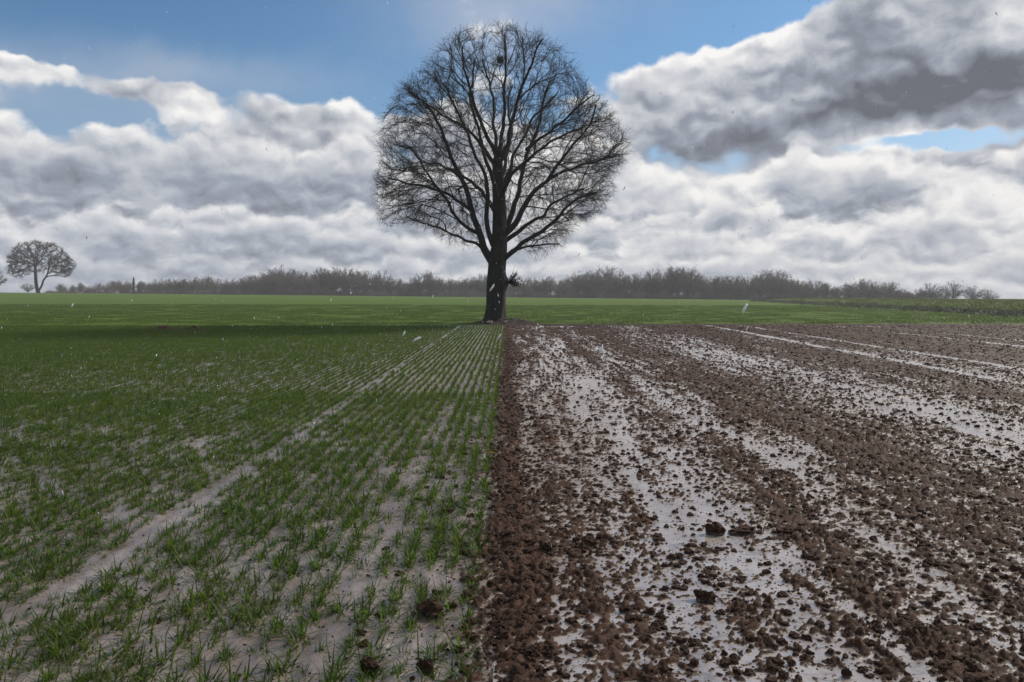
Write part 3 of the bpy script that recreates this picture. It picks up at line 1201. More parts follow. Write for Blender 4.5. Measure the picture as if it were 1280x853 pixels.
def mesh_tree(T, rng, r_tip, twig_len, twigs_per, mats, trunk_bump, sides=(20, 9), flare=None):
    pos, rad, owner, ch, par = T['pos'], T['rad'], T['owner'], T['ch'], T['par']
    trunk_t = Tubes()
    ids = T['chains'][0]
    trunk_t.chain(pos[ids], rad[ids], sides[0], trunk_bump)
    limbs = []
    for ids in T['chains'][1:]:
        t = Tubes()
        P = pos[ids]
        rl = rad[ids].copy()
        p0 = par[ids[0]]
        if p0 >= 0:
            P = np.concatenate([pos[p0][None], P])
            rl = np.concatenate([[rl[0]], rl])
        # carry on along the thickest grown child so limbs end in a point
        k = ids[-1]
        ext, er = [], []
        while True:
            c = [q for q in ch[k] if owner[q] == -1]
            if not c or len(ext) > 14:
                break
            k = max(c, key=lambda q: rad[q])
            ext.append(pos[k])
            er.append(min(rad[k], rl[-1]))
        if ext:
            P = np.concatenate([P, ext])
            rl = np.concatenate([rl, er])
        t.chain(P, rl, sides[1])
        limbs.append(t)
    tw = Tubes()
    used = set()
    for i in range(T['N']):
        if owner[i] != -1:
            continue
        p = par[i]
        main = max([q for q in ch[p] if owner[q] == -1], key=lambda q: rad[q])
        if owner[p] == -1 and main == i:
            continue                               # carried by the parent's chain
        seq, k = [p, i], i
        while ch[k]:
            k = max(ch[k], key=lambda q: rad[q])
            seq.append(k)
        r = rad[seq].copy()
        r[0] = min(r[0], r[1] * 1.15)
        r[-1] *= 0.6
        kk = 6 if r[1] > 0.04 else (4 if r[1] > 0.016 else 3)
        tw.chain(pos[seq], r, kk)
    # fine twigs
    ext = np.abs(pos - T['cen']).max(0)
    rho_ = np.sqrt((((pos - T['cen']) / ext) ** 2).sum(1))
    thin = np.array([i for i in range(T['N']) if owner[i] == -1 and rad[i] < r_tip * 4.5 and rng.uniform() < 0.10 + 1.5 * rho_[i] ** 2])
    tips_all = []
    if len(thin) and twigs_per > 0:
        src = np.repeat(thin, twigs_per)
        m = len(src)
        pp = np.array([par[i] for i in src])
        t = pos[src] - pos[pp]
        t /= np.linalg.norm(t, axis=1, keepdims=True) + 1e-9
        out = pos[src] - T['cen']
        out /= np.linalg.norm(out, axis=1, keepdims=True) + 1e-9
        d = t * 0.9 + out * 0.5 + rng.normal(0, 0.42, (m, 3)) + np.array([0, 0, 0.12])
        d /= np.linalg.norm(d, axis=1, keepdims=True)
        L = twig_len * rng.uniform(0.4, 1.25, (m, 1))
        f = rng.uniform(0, 1, (m, 1))
        p0 = pos[pp] * (1 - f) + pos[src] * f
        bend = rng.normal(0, 0.35, (m, 3)) + np.array([0, 0, 0.10])
        p1 = p0 + d * L * 0.5
        d2 = d + bend
        d2 /= np.linalg.norm(d2, axis=1, keepdims=True)
        p2 = p1 + d2 * L * 0.5
        r0 = r_tip * rng.uniform(0.55, 0.9, m)
        tw.batch(np.stack([p0, p1, p2], 1), np.stack([r0, r0 * .75, r0 * .4], 1), 3)
        # side twiglets
        d3 = d2 + rng.normal(0, 0.8, (m, 3))
        d3 /= np.linalg.norm(d3, axis=1, keepdims=True)
        q1 = p1 + d3 * L * 0.45
        tw.batch(np.stack([p1, q1], 1), np.stack([r0 * .6, r0 * .35], 1), 3)
        tips_all = np.concatenate([p2, q1])
    return trunk_t, limbs, tw, tips_all


TREE_D = 43.0
UPX = TREE_D / F


def build_main_tree():
    rng = np.random.default_rng(5)
    k = UPX
    trunk = [(620.5, 408, 0, 17.0 * k), (620.5, 402, 0, 14.6 * k), (620.5, 396, 0, 12.9 * k), (620.3, 385, 0, 12.1 * k), (620.5, 365, 0, 11.9 * k), (620.5, 352, 0, 12.2 * k),
             (620.5, 340, 0, 11.2 * k), (621.5, 324, 0, 10.8 * k), (624, 307, 0, 9.8 * k), (624, 288, 0, 9.0 * k), (624.5, 262, 0, 8.4 * k), (623, 230, 0, 7.6 * k), (622, 205, 0, 6.2 * k), (623, 186, 0, 4.0 * k)]
    L = []

    def limb(pts, d0, d1, r0, r1):
        n = len(pts)
        L.append([(p[0], p[1], d0 + (d1 - d0) * (i / (n - 1)) ** 1.1, (r0 * 1.08 + (r1 * 1.5 - r0 * 1.08) * (i / (n - 1)) ** 0.8) * k) for i, p in enumerate(pts)])
    limb([(617, 330), (611, 322), (604, 308), (601, 293), (595, 275), (587, 253), (583, 235), (572, 212), (559, 185), (550, 158), (532, 135), (514, 120)], 0, -1.4, 5.2, .8)
    limb([(599, 293), (590, 288), (578, 282), (567, 267), (557, 249), (541, 228), (527, 205), (512, 182)], -.4, 1.6, 2.6, .6)
    limb([(592, 266), (580, 258), (567, 248), (545, 241), (520, 236), (496, 231)], -.6, -2.2, 2.4, .6)
    limb([(618, 310), (612, 296), (608, 277), (610, 253), (611, 235), (604, 215), (592, 195), (585, 170), (571, 143), (560, 120)], -.2, -2.4, 3.4, .7)
    limb([(626, 328), (633, 320), (644, 312), (658, 301), (679, 289), (696, 277), (705, 263), (721, 251), (745, 242)], 0, -1.0, 3.6, .7)
    limb([(630, 302), (636, 297), (647, 289), (660, 279), (675, 271), (686, 260), (692, 250), (714, 239), (735, 228)], .2, 1.8, 3.2, .6)
    limb([(628, 295), (636, 289), (648, 275), (656, 256), (664, 242), (679, 232), (690, 222), (710, 214), (737, 208), (768, 199)], 0, -.8, 4.2, .7)
    limb([(627, 290), (634, 283), (640, 265), (645, 250), (649, 235), (655, 206), (661, 179), (674, 152), (680, 118), (690, 90)], .3, 2.2, 4.0, .8)
    limb([(659, 182), (670, 173), (686, 163), (713, 141), (737, 121)], 1.2, .4, 2.4, .6)
    limb([(682, 230), (691, 217), (703, 200), (714, 187), (733, 165), (741, 142)], -.4, -2.0, 2.2, .6)
    limb([(622, 212), (612, 197), (603, 181), (593, 168), (571, 149), (553, 141), (529, 122)], 0, 1.3, 3.0, .6)
    limb([(623, 200), (615, 184), (602, 158), (592, 129), (583, 96), (579, 69)], 0, -1.5, 3.0, .6)
    limb([(623, 198), (620, 184), (618, 158), (616, 120), (609, 87), (601, 62)], 0, 2.0, 2.8, .6)
    limb([(623, 195), (626, 180), (630, 152), (630, 114), (633, 72), (630, 42)], 0, .2, 3.0, .6)
    limb([(624, 205), (633, 186), (642, 148), (654, 111), (666, 86), (676, 62)], 0, -1.8, 3.0, .6)
    limb([(624, 240), (636, 215), (642, 190), (655, 165), (668, 135), (702, 98)], 0, 3.0, 2.8, .6)
    limb([(622, 270), (612, 252), (598, 232), (575, 212), (545, 196), (510, 188)], .2, 3.4, 3.2, .6)
    limb([(624, 255), (630, 240), (640, 222), (660, 205), (690, 186), (720, 178)], -.2, -3.6, 3.2, .6)
    limb([(622, 250), (618, 232), (606, 205), (600, 170), (590, 140), (600, 105)], -.3, -4.2, 3.0, .6)
    limb([(624, 235), (628, 215), (634, 185), (640, 150), (634, 115), (640, 80)], .3, 4.3, 2.8, .6)
    limb([(607, 315), (598, 306), (588, 303), (575, 297), (560, 292), (540, 284), (515, 277)], -.3, -2.6, 2.0, .5)
    limb([(640, 313), (655, 309), (672, 306), (690, 302), (702, 305)], .2, 2.0, 1.8, .5)
    outline = [(622, 27), (600, 30), (575, 38), (556, 52), (546, 66), (530, 88), (515, 100), (503, 112), (490, 135), (478, 160), (474, 180), (478, 200), (470, 228), (470, 252), (486, 286), (500, 272),
               (530, 284), (552, 300), (575, 305), (598, 308), (606, 285), (622, 250), (640, 285), (648, 318), (675, 318), (705, 307), (714, 285), (752, 262), (768, 240), (762, 222), (788, 192), (778, 178),
               (770, 152), (752, 132), (742, 118), (724, 98), (712, 72), (690, 55), (668, 40), (645, 31)]
    r_tip = 0.0068
    # an uneven edge: finer outline points pushed in and out
    ol = np.array(outline, float)
    q = np.linspace(0, len(ol), 150, endpoint=False)
    nx = np.vstack([ol, ol[:1]])
    fine = np.stack([np.interp(q, np.arange(len(nx)), nx[:, k]) for k in range(2)], 1)
    away = fine - np.array([622, 185.0])
    away /= np.linalg.norm(away, axis=1, keepdims=True)
    outline = fine + away * (5.5 * perlin(q / 1.3, q * 0, 91) + 4.0 * perlin(q / 0.45, q * 0, 92) - 1)[:, None]
    outline[:, 1] += 7 * (1 - smooth(40, 190, outline[:, 1]))
    T = grow_tree(rng, trunk, L, outline, TREE_D, 8200, 0.19, 0.27, 1.3, r_tip, 2.15, 0, 0)

    def bark(P, th):
        z = P[:, 2:3]
        low = np.clip(1 - (z - 0.0) / 1.3, 0, 1) ** 2
        f = 1 + 0.05 * np.cos(th[None] * 5 + z * 0.7) + 0.04 * perlin(th[None] * 2.2 + 0 * z, z * 1.6, 81) + 0.025 * perlin(th[None] * 5 + 0 * z, z * 0.9, 82)
        f = f + low * (0.22 * np.cos(th[None] * 6 + 0.8) + 0.10 * np.cos(th[None] * 3))
        # swollen knot on the right flank
        f = f + 0.32 * np.exp(-((z - 2.25) / 0.28) ** 2) * np.exp(-((((th[None] - th0 + math.pi) % (2 * math.pi)) - math.pi) / 0.55) ** 2)
        return f
    th0 = math.pi                                  # the ring angle that points right (+x)
    tt, limbs, tw, tips = mesh_tree(T, rng, r_tip, 0.55, 3, None, bark, (48, 10))
    root = empty('bare_tree', (T['pos'][0][0], TREE_D, 0))
    tag(root, 'tall bare deciduous tree with rounded crown standing where the two fields meet', 'tree')

    def part(nm, t, mat):
        me = t.mesh(nm, [mat])
        o = add(nm, me, root)
        o.location = (-root.location.x, -root.location.y, 0)
        return o
    part('trunk', tt, M_BARK)
    for l in limbs:
        part('limb', l, M_BARK)
    o = part('crown', tw, M_TWIG)
    o['kind'] = 'stuff'
    # last year's seed clusters and buds at the twig ends
    ii = rng.choice(len(tips), 5200, replace=False)
    P = tips[ii]
    n = len(P)
    a = rng.normal(0, 1, (n, 3))
    a /= np.linalg.norm(a, axis=1, keepdims=True)
    b = np.cross(a, rng.normal(0, 1, (n, 3)))
    b /= np.linalg.norm(b, axis=1, keepdims=True)
    s = rng.uniform(0.010, 0.026, (n, 1))
    V = np.stack([P - a * s * 1.3, P + b * s, P + a * s * 1.3, P - b * s], 1).reshape(-1, 3)
    me = mesh_np('seed_clusters', V, np.arange(4 * n).reshape(-1, 4), False, [M_DRYLEAF])
    o = add('seed_clusters', me, root)
    o.location = (-root.location.x, -root.location.y, 0)
    o['kind'] = 'stuff'
    # sprouts with a few dead leaves at the knot on the trunk
    t = Tubes()
    lv = []
    base = px_world(636, 354, TREE_D, -0.1)
    for q in range(64):
        d = np.array([rng.uniform(0.2, 1.0), rng.normal(0, .4), rng.uniform(-0.35, 1.1)])
        d /= np.linalg.norm(d)
        Lq = rng.uniform(0.25, 0.85)
        p1 = base + d * Lq * .5 + rng.normal(0, .03, 3)
        p2 = p1 + (d + np.array([.1, 0, .25])) * Lq * .5
        t.chain([base, p1, p2], [0.014, 0.009, 0.005], 4)
        for z in range(4):
            lv.append(p1 * (1 - z / 4) + p2 * z / 4 + rng.normal(0, .05, 3))
    sprout = part('sprout', t, M_TWIG)
    P = np.array(lv)
    n = len(P)
    a = rng.normal(0, 1, (n, 3))
    a /= np.linalg.norm(a, axis=1, keepdims=True)
    b = np.cross(a, rng.normal(0, 1, (n, 3)))
    b /= np.linalg.norm(b, axis=1, keepdims=True)
    s = rng.uniform(0.03, 0.055, (n, 1))
    V = np.stack([P - a * s, P + b * s * .7, P + a * s, P - b * s * .7], 1).reshape(-1, 3)
    o = add('dead_leaves', mesh_np('dead_leaves', V, np.arange(4 * n).reshape(-1, 4), False, [M_DRYLEAF]), sprout)
    o['kind'] = 'stuff'
    print('tree nodes', T['N'], 'trunk r', T['rad'][0], 'twig verts', tw.n)
    # a nest high in the crown
    t = Tubes()
    c = px_world(625, 74, TREE_D, 0.15)
    for q in range(150):
        a0 = rng.uniform(0, 2 * math.pi)
        rr = rng.uniform(0.05, 0.16)
        z = rng.uniform(-0.16, 0.14)
        p0 = c + np.array([math.cos(a0) * rr, math.sin(a0) * rr, z])
        d = np.array([-math.sin(a0), math.cos(a0), rng.normal(0, .4)]) * rng.uniform(.1, .2)
        t.chain([p0 - d, p0 + rng.normal(0, .02, 3), p0 + d], [.006, .010, .005], 3)
    o = add('nest', t.mesh('nest', [M_TWIG]))
    tag(o, 'small dark ball-shaped twig nest high in the crown of the big tree', 'nest')


build_main_tree()


def build_lone_tree():
    rng = np.random.default_rng(9)
    D = 240.0
    k = D / F
    trunk = [(48, 366.5, 0, 2.6 * k), (46, 360, 0, 1.9 * k), (44.8, 352, 0, 1.7 * k), (44.5, 342, 0, 1.6 * k), (44, 333, 0, 1.3 * k)]
    L = []

    def limb(pts, d1, r0, r1):
        n = len(pts)
        L.append([(p[0], p[1], d1 * i / (n - 1), 0.78 * (r0 + (r1 - r0) * i / (n - 1)) * k) for i, p in enumerate(pts)])
    limb([(48, 364), (52, 358), (54, 350), (58, 345), (60, 338), (61, 332), (66, 326), (74, 322)], 0.8, 1.7, .5)
    limb([(57, 347), (62, 345), (70, 344.5), (76, 344), (80, 340), (87, 331)], -.6, .9, .3)
    limb([(44, 342), (41, 339), (36, 337), (30, 335), (22, 340)], .6, .9, .3)
    limb([(44, 335), (42, 331), (38, 328), (30, 325), (20, 316)], -.8, 1.0, .3)
    limb([(44, 334), (42, 326), (40, 320), (35, 312)], .9, .9, .3)
    limb([(44, 336), (47, 330), (52, 326), (54, 318), (55, 309)], -.5, 1.0, .3)
    limb([(44.5, 336), (45, 322), (44, 311)], 1.5, .8, .3)
    outline = [(16, 343), (14, 332), (17, 316), (24, 308), (34, 304), (44, 302.5), (54, 302.5), (66, 305), (74, 313), (83, 320), (91, 333), (86, 340), (80, 347), (72, 343), (64, 342), (54, 337), (42, 338), (32, 342), (22, 346)]
    r_tip = 0.029
    T = grow_tree(rng, trunk, L, outline, D, 1700, 0.45, 0.6, 5, r_tip, 2.2, 0, 0, depth_k=0.9)
    tt, limbs, tw, tips = mesh_tree(T, rng, r_tip, 1.0, 5, None, None, (10, 6))
    root = empty('lone_tree', (T['pos'][0][0], D, T['pos'][0][2]))
    tag(root, 'small bare tree with two leaning stems on the horizon at the far left', 'tree')

    def part(nm, t, mat):
        o = add(nm, t.mesh(nm, [mat]), root)
        o.location = -root.location
        return o
    part('trunk', tt, M_BARK)
    for l in limbs:
        part('limb', l, M_BARK)
    part('crown', tw, M_TWIG)['kind'] = 'stuff'


build_lone_tree()

# ------------------------------------------------------------------ the far wood


def simple_tree(seed, H, spread, trunk_f, n1=84, n2=9, n3=4, mat=None, name='woodland_tree'):
    """bare round-headed tree of height H: limbs fan from the stem into a dome, each with branches and twigs"""
    rng = np.random.default_rng(seed)
    t = Tubes()
    zt = H * 0.72
    w = rng.normal(0, 0.012 * H, (6, 3)) * np.array([1, 1, 0])
    st = np.stack([np.zeros(6), np.zeros(6), np.linspace(-0.6, zt, 6)], 1) + np.cumsum(w, 0) * 0.5
    t.chain(st, np.linspace(0.021 * H, 0.006 * H, 6), 6)
    # limb ends in the dome
    dirs = rng.normal(0, 1, (n1, 3))
    dirs[:, 2] = np.abs(dirs[:, 2]) * 1.0 - 0.30
    dirs /= np.linalg.norm(dirs, axis=1, keepdims=True)
    rr = rng.uniform(0.86, 1.0, (n1, 1)) * (1 + 0.10 * np.sin(3 * np.arctan2(dirs[:, 1:2], dirs[:, 0:1]) + seed))
    cz = H * (0.50 + 0.1 * trunk_f)
    E = dirs * rr * np.array([0.40 * H * spread, 0.40 * H * spread, H - cz]) + np.array([0, 0, cz])
    f0 = np.clip(trunk_f + (E[:, 2] / H - 0.35) * 0.6 + rng.normal(0, .06, n1), trunk_f, 0.98)
    B = np.stack([np.interp(f0 * zt, st[:, 2], st[:, k]) for k in range(3)], 1)
    nP = 5
    u = np.linspace(0, 1, nP)[None, :, None]
    mid = (B + E) / 2 + np.array([0, 0, 0.04 * H]) + rng.normal(0, 0.025 * H, (n1, 3))
    P = (1 - u) ** 2 * B[:, None] + 2 * u * (1 - u) * mid[:, None] + u ** 2 * E[:, None]
    t.batch(P, np.linspace(1, 0.16, nP)[None] * rng.uniform(0.0045, 0.0085, (n1, 1)) * H, 4)

    def kids(P, n, L, r, k):
        m, q, _ = P.shape
        f = rng.uniform(0.25, 1.0, (m, n)) * (q - 1)
        i0 = np.minimum(f.astype(int), q - 2)
        fr = (f - i0)[..., None]
        mi = np.arange(m)[:, None]
        base = P[mi, i0] * (1 - fr) + P[mi, i0 + 1] * fr
        tg = P[mi, i0 + 1] - P[mi, i0]
        tg = tg / (np.linalg.norm(tg, axis=-1, keepdims=True) + 1e-9)
        d = tg * 0.8 + rng.normal(0, 0.55, base.shape) + np.array([0, 0, 0.10])
        d /= np.linalg.norm(d, axis=-1, keepdims=True)
        ln = L * rng.uniform(0.5, 1.2, (m, n, 1))
        p1 = base + d * ln * .5
        d2 = d + rng.normal(0, 0.3, d.shape) + np.array([0, 0, 0.1])
        d2 /= np.linalg.norm(d2, axis=-1, keepdims=True)
        p2 = p1 + d2 * ln * .5
        Q = np.stack([base, p1, p2], 2).reshape(-1, 3, 3)
        t.batch(Q, np.tile([[r, r * .75, r * .45]], (len(Q), 1)), k)
        return Q
    Q = kids(P, n2, 0.115 * H, 0.0034 * H, 3)
    kids(Q, n3, 0.055 * H, 0.0024 * H, 3)
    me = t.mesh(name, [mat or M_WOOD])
    zs = np.empty(len(me.vertices) * 3, np.float32)
    me.vertices.foreach_get('co', zs)
    return me, float(np.percentile(zs[2::3], 99.7))


def conifer_mesh(seed):
    rng = np.random.default_rng(seed)
    V, Fc = [], []
    for i in range(900):
        z = rng.uniform(0.08, 1.0)
        r = 0.22 * (1.02 - z) * rng.uniform(0.4, 1.0) + 0.01
        a = rng.uniform(0, 6.28)
        c = np.array([r * math.cos(a), r * math.sin(a), z - r * 0.35])
        o = np.array([math.cos(a), math.sin(a), -0.5]) * 0.035
        s = np.array([-math.sin(a), math.cos(a), 0]) * 0.022
        k = len(V)
        V += [c - o, c + s, c + o, c - s]
        Fc.append((k, k + 1, k + 2, k + 3))
    return mesh_np('conifer', np.array(V), np.array(Fc), False, [M_CONIFER])


def build_wood():
    protos = []
    for i in range(12):
        protos.append(simple_tree(400 + i, 10.0, 0.85 + 0.35 * (i % 3) / 2, 0.16 + 0.12 * (i % 4) / 3))
    opens = [simple_tree(450 + i, 10.0, 1.1, 0.20, 60, 9, 4) for i in range(5)]
    xs_ = [0, 60, 80, 110, 140, 165, 190, 215, 250, 280, 300, 320, 350, 380, 410, 450, 480, 510, 550, 600, 650, 700, 720, 770, 800, 850, 880, 900, 930, 960, 985, 1010, 1040, 1090, 1110, 1130, 1160, 1180]
    ts_ = [358, 360, 358, 357, 352, 355, 352, 350, 348, 349, 346, 343, 338, 341, 338, 339, 343, 346, 342, 347, 350, 347, 341, 338, 342, 338, 341, 344, 346, 343, 345, 350, 354, 353, 356, 361, 362, 365]
    n = 0
    for row, D0 in enumerate((318.0, 345.0)):
        px = 76 + row * 4
        while px < 1178:
            D = D0 + RNG.uniform(-8, 8)
            x = (px - CX) / F * D
            zb = float(terrain(x, D))
            top = np.interp(px, xs_, ts_) - 3
            Hh = EYE + (HY - top) * D / F - zb
            Hh *= RNG.uniform(0.70, 1.08) if row == 0 else RNG.uniform(0.62, 0.98)
            me, hm = protos[int(RNG.integers(0, 12))]
            s = max(Hh, 2.5) / hm
            o = add('woodland_tree', me, None, (x, D, zb), RNG.uniform(0, 6.28), (s * RNG.uniform(.9, 1.25), s * RNG.uniform(.9, 1.25), s))
            where = ('at its thin left end' if px < 290 else 'in its broad left part' if px < 430 else 'left of the big trunk' if px < 600 else 'hidden near the big trunk' if px < 645
                     else 'right of the big trunk' if px < 800 else 'in its tall right part' if px < 980 else 'at its low right end')
            tag(o, ('bare grey-brown tree at the front of the far wood, ' if row == 0 else 'bare grey-brown tree at the back of the far wood, ') + where, 'tree', 'trees of the far wood')
            n += 1
            px += RNG.uniform(7.0, 16.0) * (1.15 if px < 290 else 1.0)
    # crowns that stand out above or beside the wood
    solo = [(355, 332, 300, 'broad bare tree rising above the left part of the far wood', 1.25),
            (966, 337, 300, 'broad crowned bare tree rising above the right part of the far wood', 1.25),
            (1092, 351, 300, 'rounded bare tree where the far wood thins out at the right', 1.3),
            (1163, 354, 290, 'first of the open bare trees standing in a row on the right horizon', 1.2),
            (1191, 352, 290, 'tallest of the open bare trees standing in a row on the right horizon', 1.15),
            (1217, 357, 290, 'third of the open bare trees on the right horizon, just right of the tallest', 1.1),
            (1236, 362, 290, 'last and lowest of the open bare trees at the right end of the horizon', 1.3),
            (152, 350, 300, 'rounded bare tree just left of the conifer on the left horizon', 1.1),
            (196, 349, 300, 'bare tree just right of the conifer on the left horizon', 1.0),
            (253, 346, 300, 'bare tree standing up at the thin left end of the far wood', 1.0),
            (35, 354, 310, 'faint low bare tree behind the lone tree at the far left', 1.2),
            (108, 357, 310, 'low rounded bare tree right of the lone tree at the far left', 1.3),
            (-8, 337, 240, 'bare tree cut off by the left edge of the picture', 1.1)]
    for i, (px, top, D, lab, wd) in enumerate(solo):
        x = (px - CX) / F * D
        zb = float(terrain(x, D))
        me, hm = opens[i % 5]
        wd *= 1.1
        s = (EYE + (HY - top) * D / F - zb) / hm
        o = add('bare_tree', me, None, (x, D, zb), i * 1.3, (s * wd, s * wd, s))
        tag(o, lab, 'tree')
    # conifers
    for px, top, D, lab in ((167, 347, 296, 'taller dark pointed conifer on the left horizon'), (174, 353, 298, 'shorter dark conifer right beside the taller one')):
        x = (px - CX) / F * D
        zb = float(terrain(x, D))
        h = EYE + (HY - top) * D / F - zb
        root = empty('conifer_tree', (x, D, zb))
        tag(root, lab, 'tree')
        o = add('crown', conifer_mesh(int(px)), root, None, 0, h)
        t = Tubes()
        t.chain([(0, 0, -.4), (0, 0, h * .5), (0, 0, h * .97)], [.22, .14, .03], 6)
        add('trunk', t.mesh('trunk', [M_BARK]), root)
    # undergrowth closing the wood at the foot
    bush = []
    for i in range(5):
        rng = np.random.default_rng(500 + i)
        t = Tubes()
        m = 420
        p0 = np.stack([rng.normal(0, 1.6, m), rng.normal(0, 1.2, m), np.full(m, -0.3)], 1)
        d = np.stack([rng.normal(0, .35, m), rng.normal(0, .35, m), np.ones(m)], 1)
        L = rng.uniform(1.5, 4.4, (m, 1))
        p1 = p0 + d * L * .5
        p2 = p1 + (d + rng.normal(0, .35, (m, 3))) * L * .5
        t.batch(np.stack([p0, p1, p2], 1), np.tile([[0.05, .04, .022]], (m, 1)), 3)
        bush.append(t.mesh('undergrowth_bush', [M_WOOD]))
    px = np.concatenate([RNG.uniform(285, 1140, 520), RNG.uniform(60, 290, 130), RNG.uniform(1140, 1250, 50)])
    D = RNG.uniform(308, 352, 700)
    x = (px - CX) / F * D
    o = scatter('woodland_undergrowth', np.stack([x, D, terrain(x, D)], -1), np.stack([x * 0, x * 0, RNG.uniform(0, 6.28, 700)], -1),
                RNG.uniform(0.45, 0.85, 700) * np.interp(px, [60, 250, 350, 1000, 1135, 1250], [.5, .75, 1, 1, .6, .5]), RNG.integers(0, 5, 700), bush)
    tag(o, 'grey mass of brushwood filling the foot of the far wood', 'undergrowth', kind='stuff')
    print('wood trees', n)


build_wood()

# ------------------------------------------------------------------ small things


def build_mounds():
    def mound(name, x, y, w, d, h, label, seed, z0=0.0):
        n = 60
        a = np.linspace(-1.15, 1.15, n)
        X, Y = np.meshgrid(a, a)
        r2 = X ** 2 + Y ** 2
        wx, wy = X * w + x, Y * d + y
        Z = h * np.exp(-r2 * 2.4) * (1 + 0.5 * perlin(wx / 0.5, wy / 0.5, seed)) + 0.35 * h * perlin(wx / 0.16, wy / 0.16, seed + 1) * np.exp(-r2 * 2) - 0.06 - 0.08 * smooth(0.9, 1.5, r2) + z0
        o = add(name, mesh_np(name, np.stack([wx, wy, Z], -1).reshape(-1, 3), grid_faces(n, n), True, [M_HUMUS if h > 0.3 else M_SOIL]))
        tag(o, label, 'mound')
    mound('soil_mound', -0.35, 42.6, 2.4, 1.3, 0.34, 'low dark mound of soil around the foot of the big tree', 91, 0.03)
    mound('molehill', -15.9, 36.2, 0.9, 0.6, 0.2, 'left of two small brown soil heaps in the left field near the horizon', 93)
    mound('molehill', -14.4, 36.0, 0.6, 0.5, 0.22, 'right of two small brown soil heaps in the left field near the horizon', 95)
    # stones at the foot of the trunk
    rng = random.Random(3)
    ms, g, bs, tc = new_mat('field_stone')
    c = g.mix(g.sstep(g.noise(tc, 4, 4, .6), .4, .6), (0.10, 0.095, 0.085), (0.17, 0.16, 0.145))
    g.link(c, bs.inputs['Base Color'])
    bs.inputs['Roughness'].default_value = 0.8
    for i, (px, py, wd, lab) in enumerate(((612, 403.5, 7, 'grey stone lying against the left foot of the big tree'), (603, 405, 5, 'small grey stone at the outer left of the tree foot'), (632, 404.5, 6, 'grey stone at the right foot of the big tree'))):
        me = clod_mesh(700 + i, 3)
        me.materials.clear()
        me.materials.append(ms)
        p = px_world(px, py, 42.0)
        o = add('stone', me, None, (p[0], 41.9, 0.12), rng.uniform(0, 3), (wd * .5 * UPX, wd * .4 * UPX, wd * .4 * UPX))
        tag(o, lab, 'stone', 'stones at the tree foot')
    # yellow leaf
    V, Fc = [], []
    for i in range(7):
        f = i / 6
        w = 0.022 * math.sin(math.pi * min(max(f, .04), .97)) ** 0.8
        z = 0.012 * math.sin(f * 3) + 0.006
        V += [(f * .075, -w, z + .006), (f * .075, 0, z), (f * .075, w, z + .006)]
    for i in range(6):
        k = 3 * i
        Fc += [(k, k + 1, k + 4, k + 3), (k + 1, k + 2, k + 5, k + 4)]
    me = mesh_np('fallen_leaf', np.array(V), np.array(Fc), True, [M_YELLOW])
    o = add('fallen_leaf', me, None, (-0.245, 7.75, 0.045), 0.4)
    o.rotation_euler = (-0.5, 0.1, 0.4)
    tag(o, 'single yellow fallen leaf at the edge between wheat and mud', 'leaf')


build_mounds()


def flake_mesh(seed, sub=2):
    rnd = random.Random(seed)
    bm = bmesh.new()
    bmesh.ops.create_icosphere(bm, subdivisions=sub, radius=1.0)
    off = Vector((rnd.uniform(-50, 50),) * 3)
    for v in bm.verts:
        d = 1 + 0.45 * mnoise.noise(v.co * 1.8 + off) + 0.25 * mnoise.noise(v.co * 5 + off)
        v.co = Vector((v.co.x * d * .25, v.co.y * d * .25, v.co.z * d))
    me = bpy.data.meshes.new('snowflake')
    bm.to_mesh(me)
    bm.free()
    me.materials.append(M_SNOW)
    for p in me.polygons:
        p.use_smooth = True
    return me


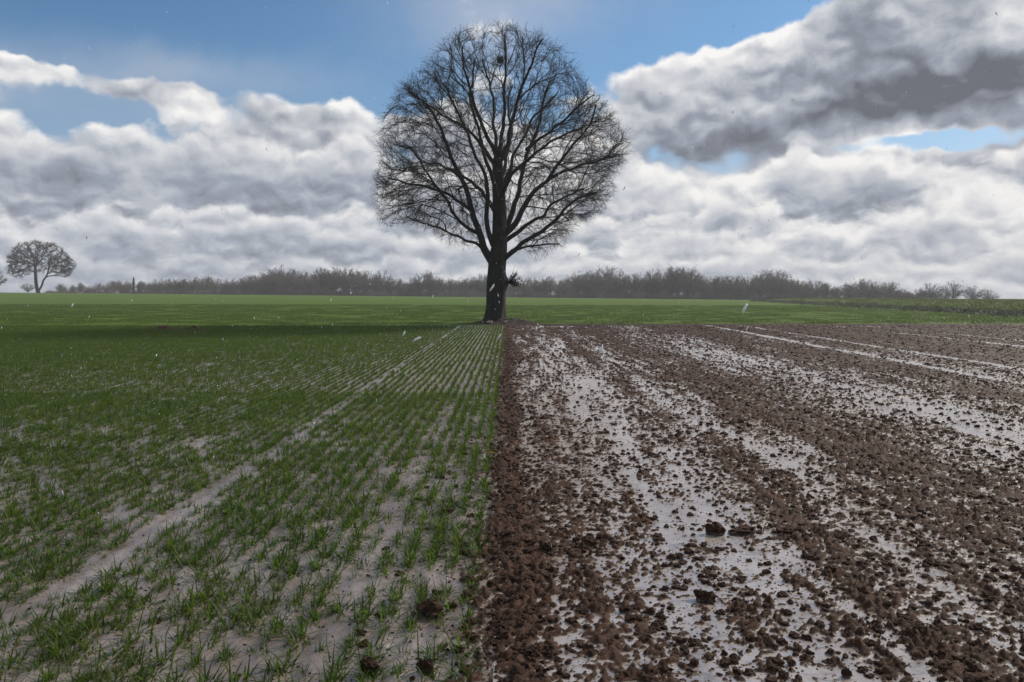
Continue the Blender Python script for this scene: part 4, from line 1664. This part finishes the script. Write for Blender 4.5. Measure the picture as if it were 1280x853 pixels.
def build_snow():
    kinds = [flake_mesh(800 + i) for i in range(5)]
    for i, (px, py, D, L, lean, lab) in enumerate((
            (931, 386, 1.9, 18, .45, 'large white falling flake in front of the green strip right of the tree'),
            (751, 437, 2.4, 15, .40, 'white falling flake in front of the bare mud right of the tree'),
            (521, 424, 2.6, 15, 1.15, 'slanting white falling flake in front of the wheat left of the tree'),
            (615, 360, 2.6, 13, .6, 'pale falling flake in front of the trunk of the big tree'),
            (505, 417, 3.2, 9, .4, 'small falling flake in front of the wheat, upper left of the slanting one'),
            (624, 421, 3.0, 10, .45, 'small falling flake just below the foot of the big tree'),
            (934, 411, 3.2, 7, .4, 'small falling flake below the large one at the field edge'),
            (541, 371, 3.4, 6, .3, 'tiny falling flake on the horizon left of the trunk'))):
        p = px_world(px, py, D)
        s = 0.8 * L / F * D / 2
        o = add('snowflake', kinds[i % 5], None, p, 0, s)
        o.rotation_euler = (0, lean, 0)
        tag(o, lab, 'snowflake', 'large falling snowflakes')
    n = 2600
    D = 3 + 20 * RNG.uniform(0, 1, n) ** 0.8
    x = RNG.uniform(-0.72, 0.72, n) * D
    z = RNG.uniform(0.05, 8.0, n)
    rot = np.stack([RNG.normal(0, .2, n), RNG.normal(.45, .2, n), RNG.uniform(0, 6, n)], -1)
    o = scatter('falling_sleet', np.stack([x, D, z], -1), rot, RNG.uniform(0.005, 0.011, n), RNG.integers(0, 5, n), kinds)
    tag(o, 'fine white sleet falling all over the scene', 'sleet', kind='stuff')


build_snow()

# ------------------------------------------------------------------ haze


def build_haze():
    zmin = -8.0
    x, y0, y1, z1 = XMAX + 12, YMIN - 12, YMAX + 12, 19.5
    V = [(-x, y0, zmin), (x, y0, zmin), (x, y1, zmin), (-x, y1, zmin), (-x, y0, z1), (x, y0, z1), (x, y1, z1), (-x, y1, z1)]
    Fc = [(0, 3, 2, 1), (4, 5, 6, 7), (0, 1, 5, 4), (1, 2, 6, 5), (2, 3, 7, 6), (3, 0, 4, 7)]
    m = bpy.data.materials.new('haze_air')
    m.use_nodes = True
    nt = m.node_tree
    for n in list(nt.nodes):
        if n.type != 'OUTPUT_MATERIAL':
            nt.nodes.remove(n)
    pv = nt.nodes.new('ShaderNodeVolumePrincipled')
    pv.inputs['Color'].default_value = (0.88, 0.88, 0.90, 1)
    pv.inputs['Density'].default_value = 0.0005
    nt.links.new(pv.outputs[0], nt.nodes['Material Output'].inputs['Volume'])
    o = add('haze', mesh_np('haze', np.array(V, float), np.array(Fc), False, [m]))
    o['kind'] = 'stuff'


build_haze()
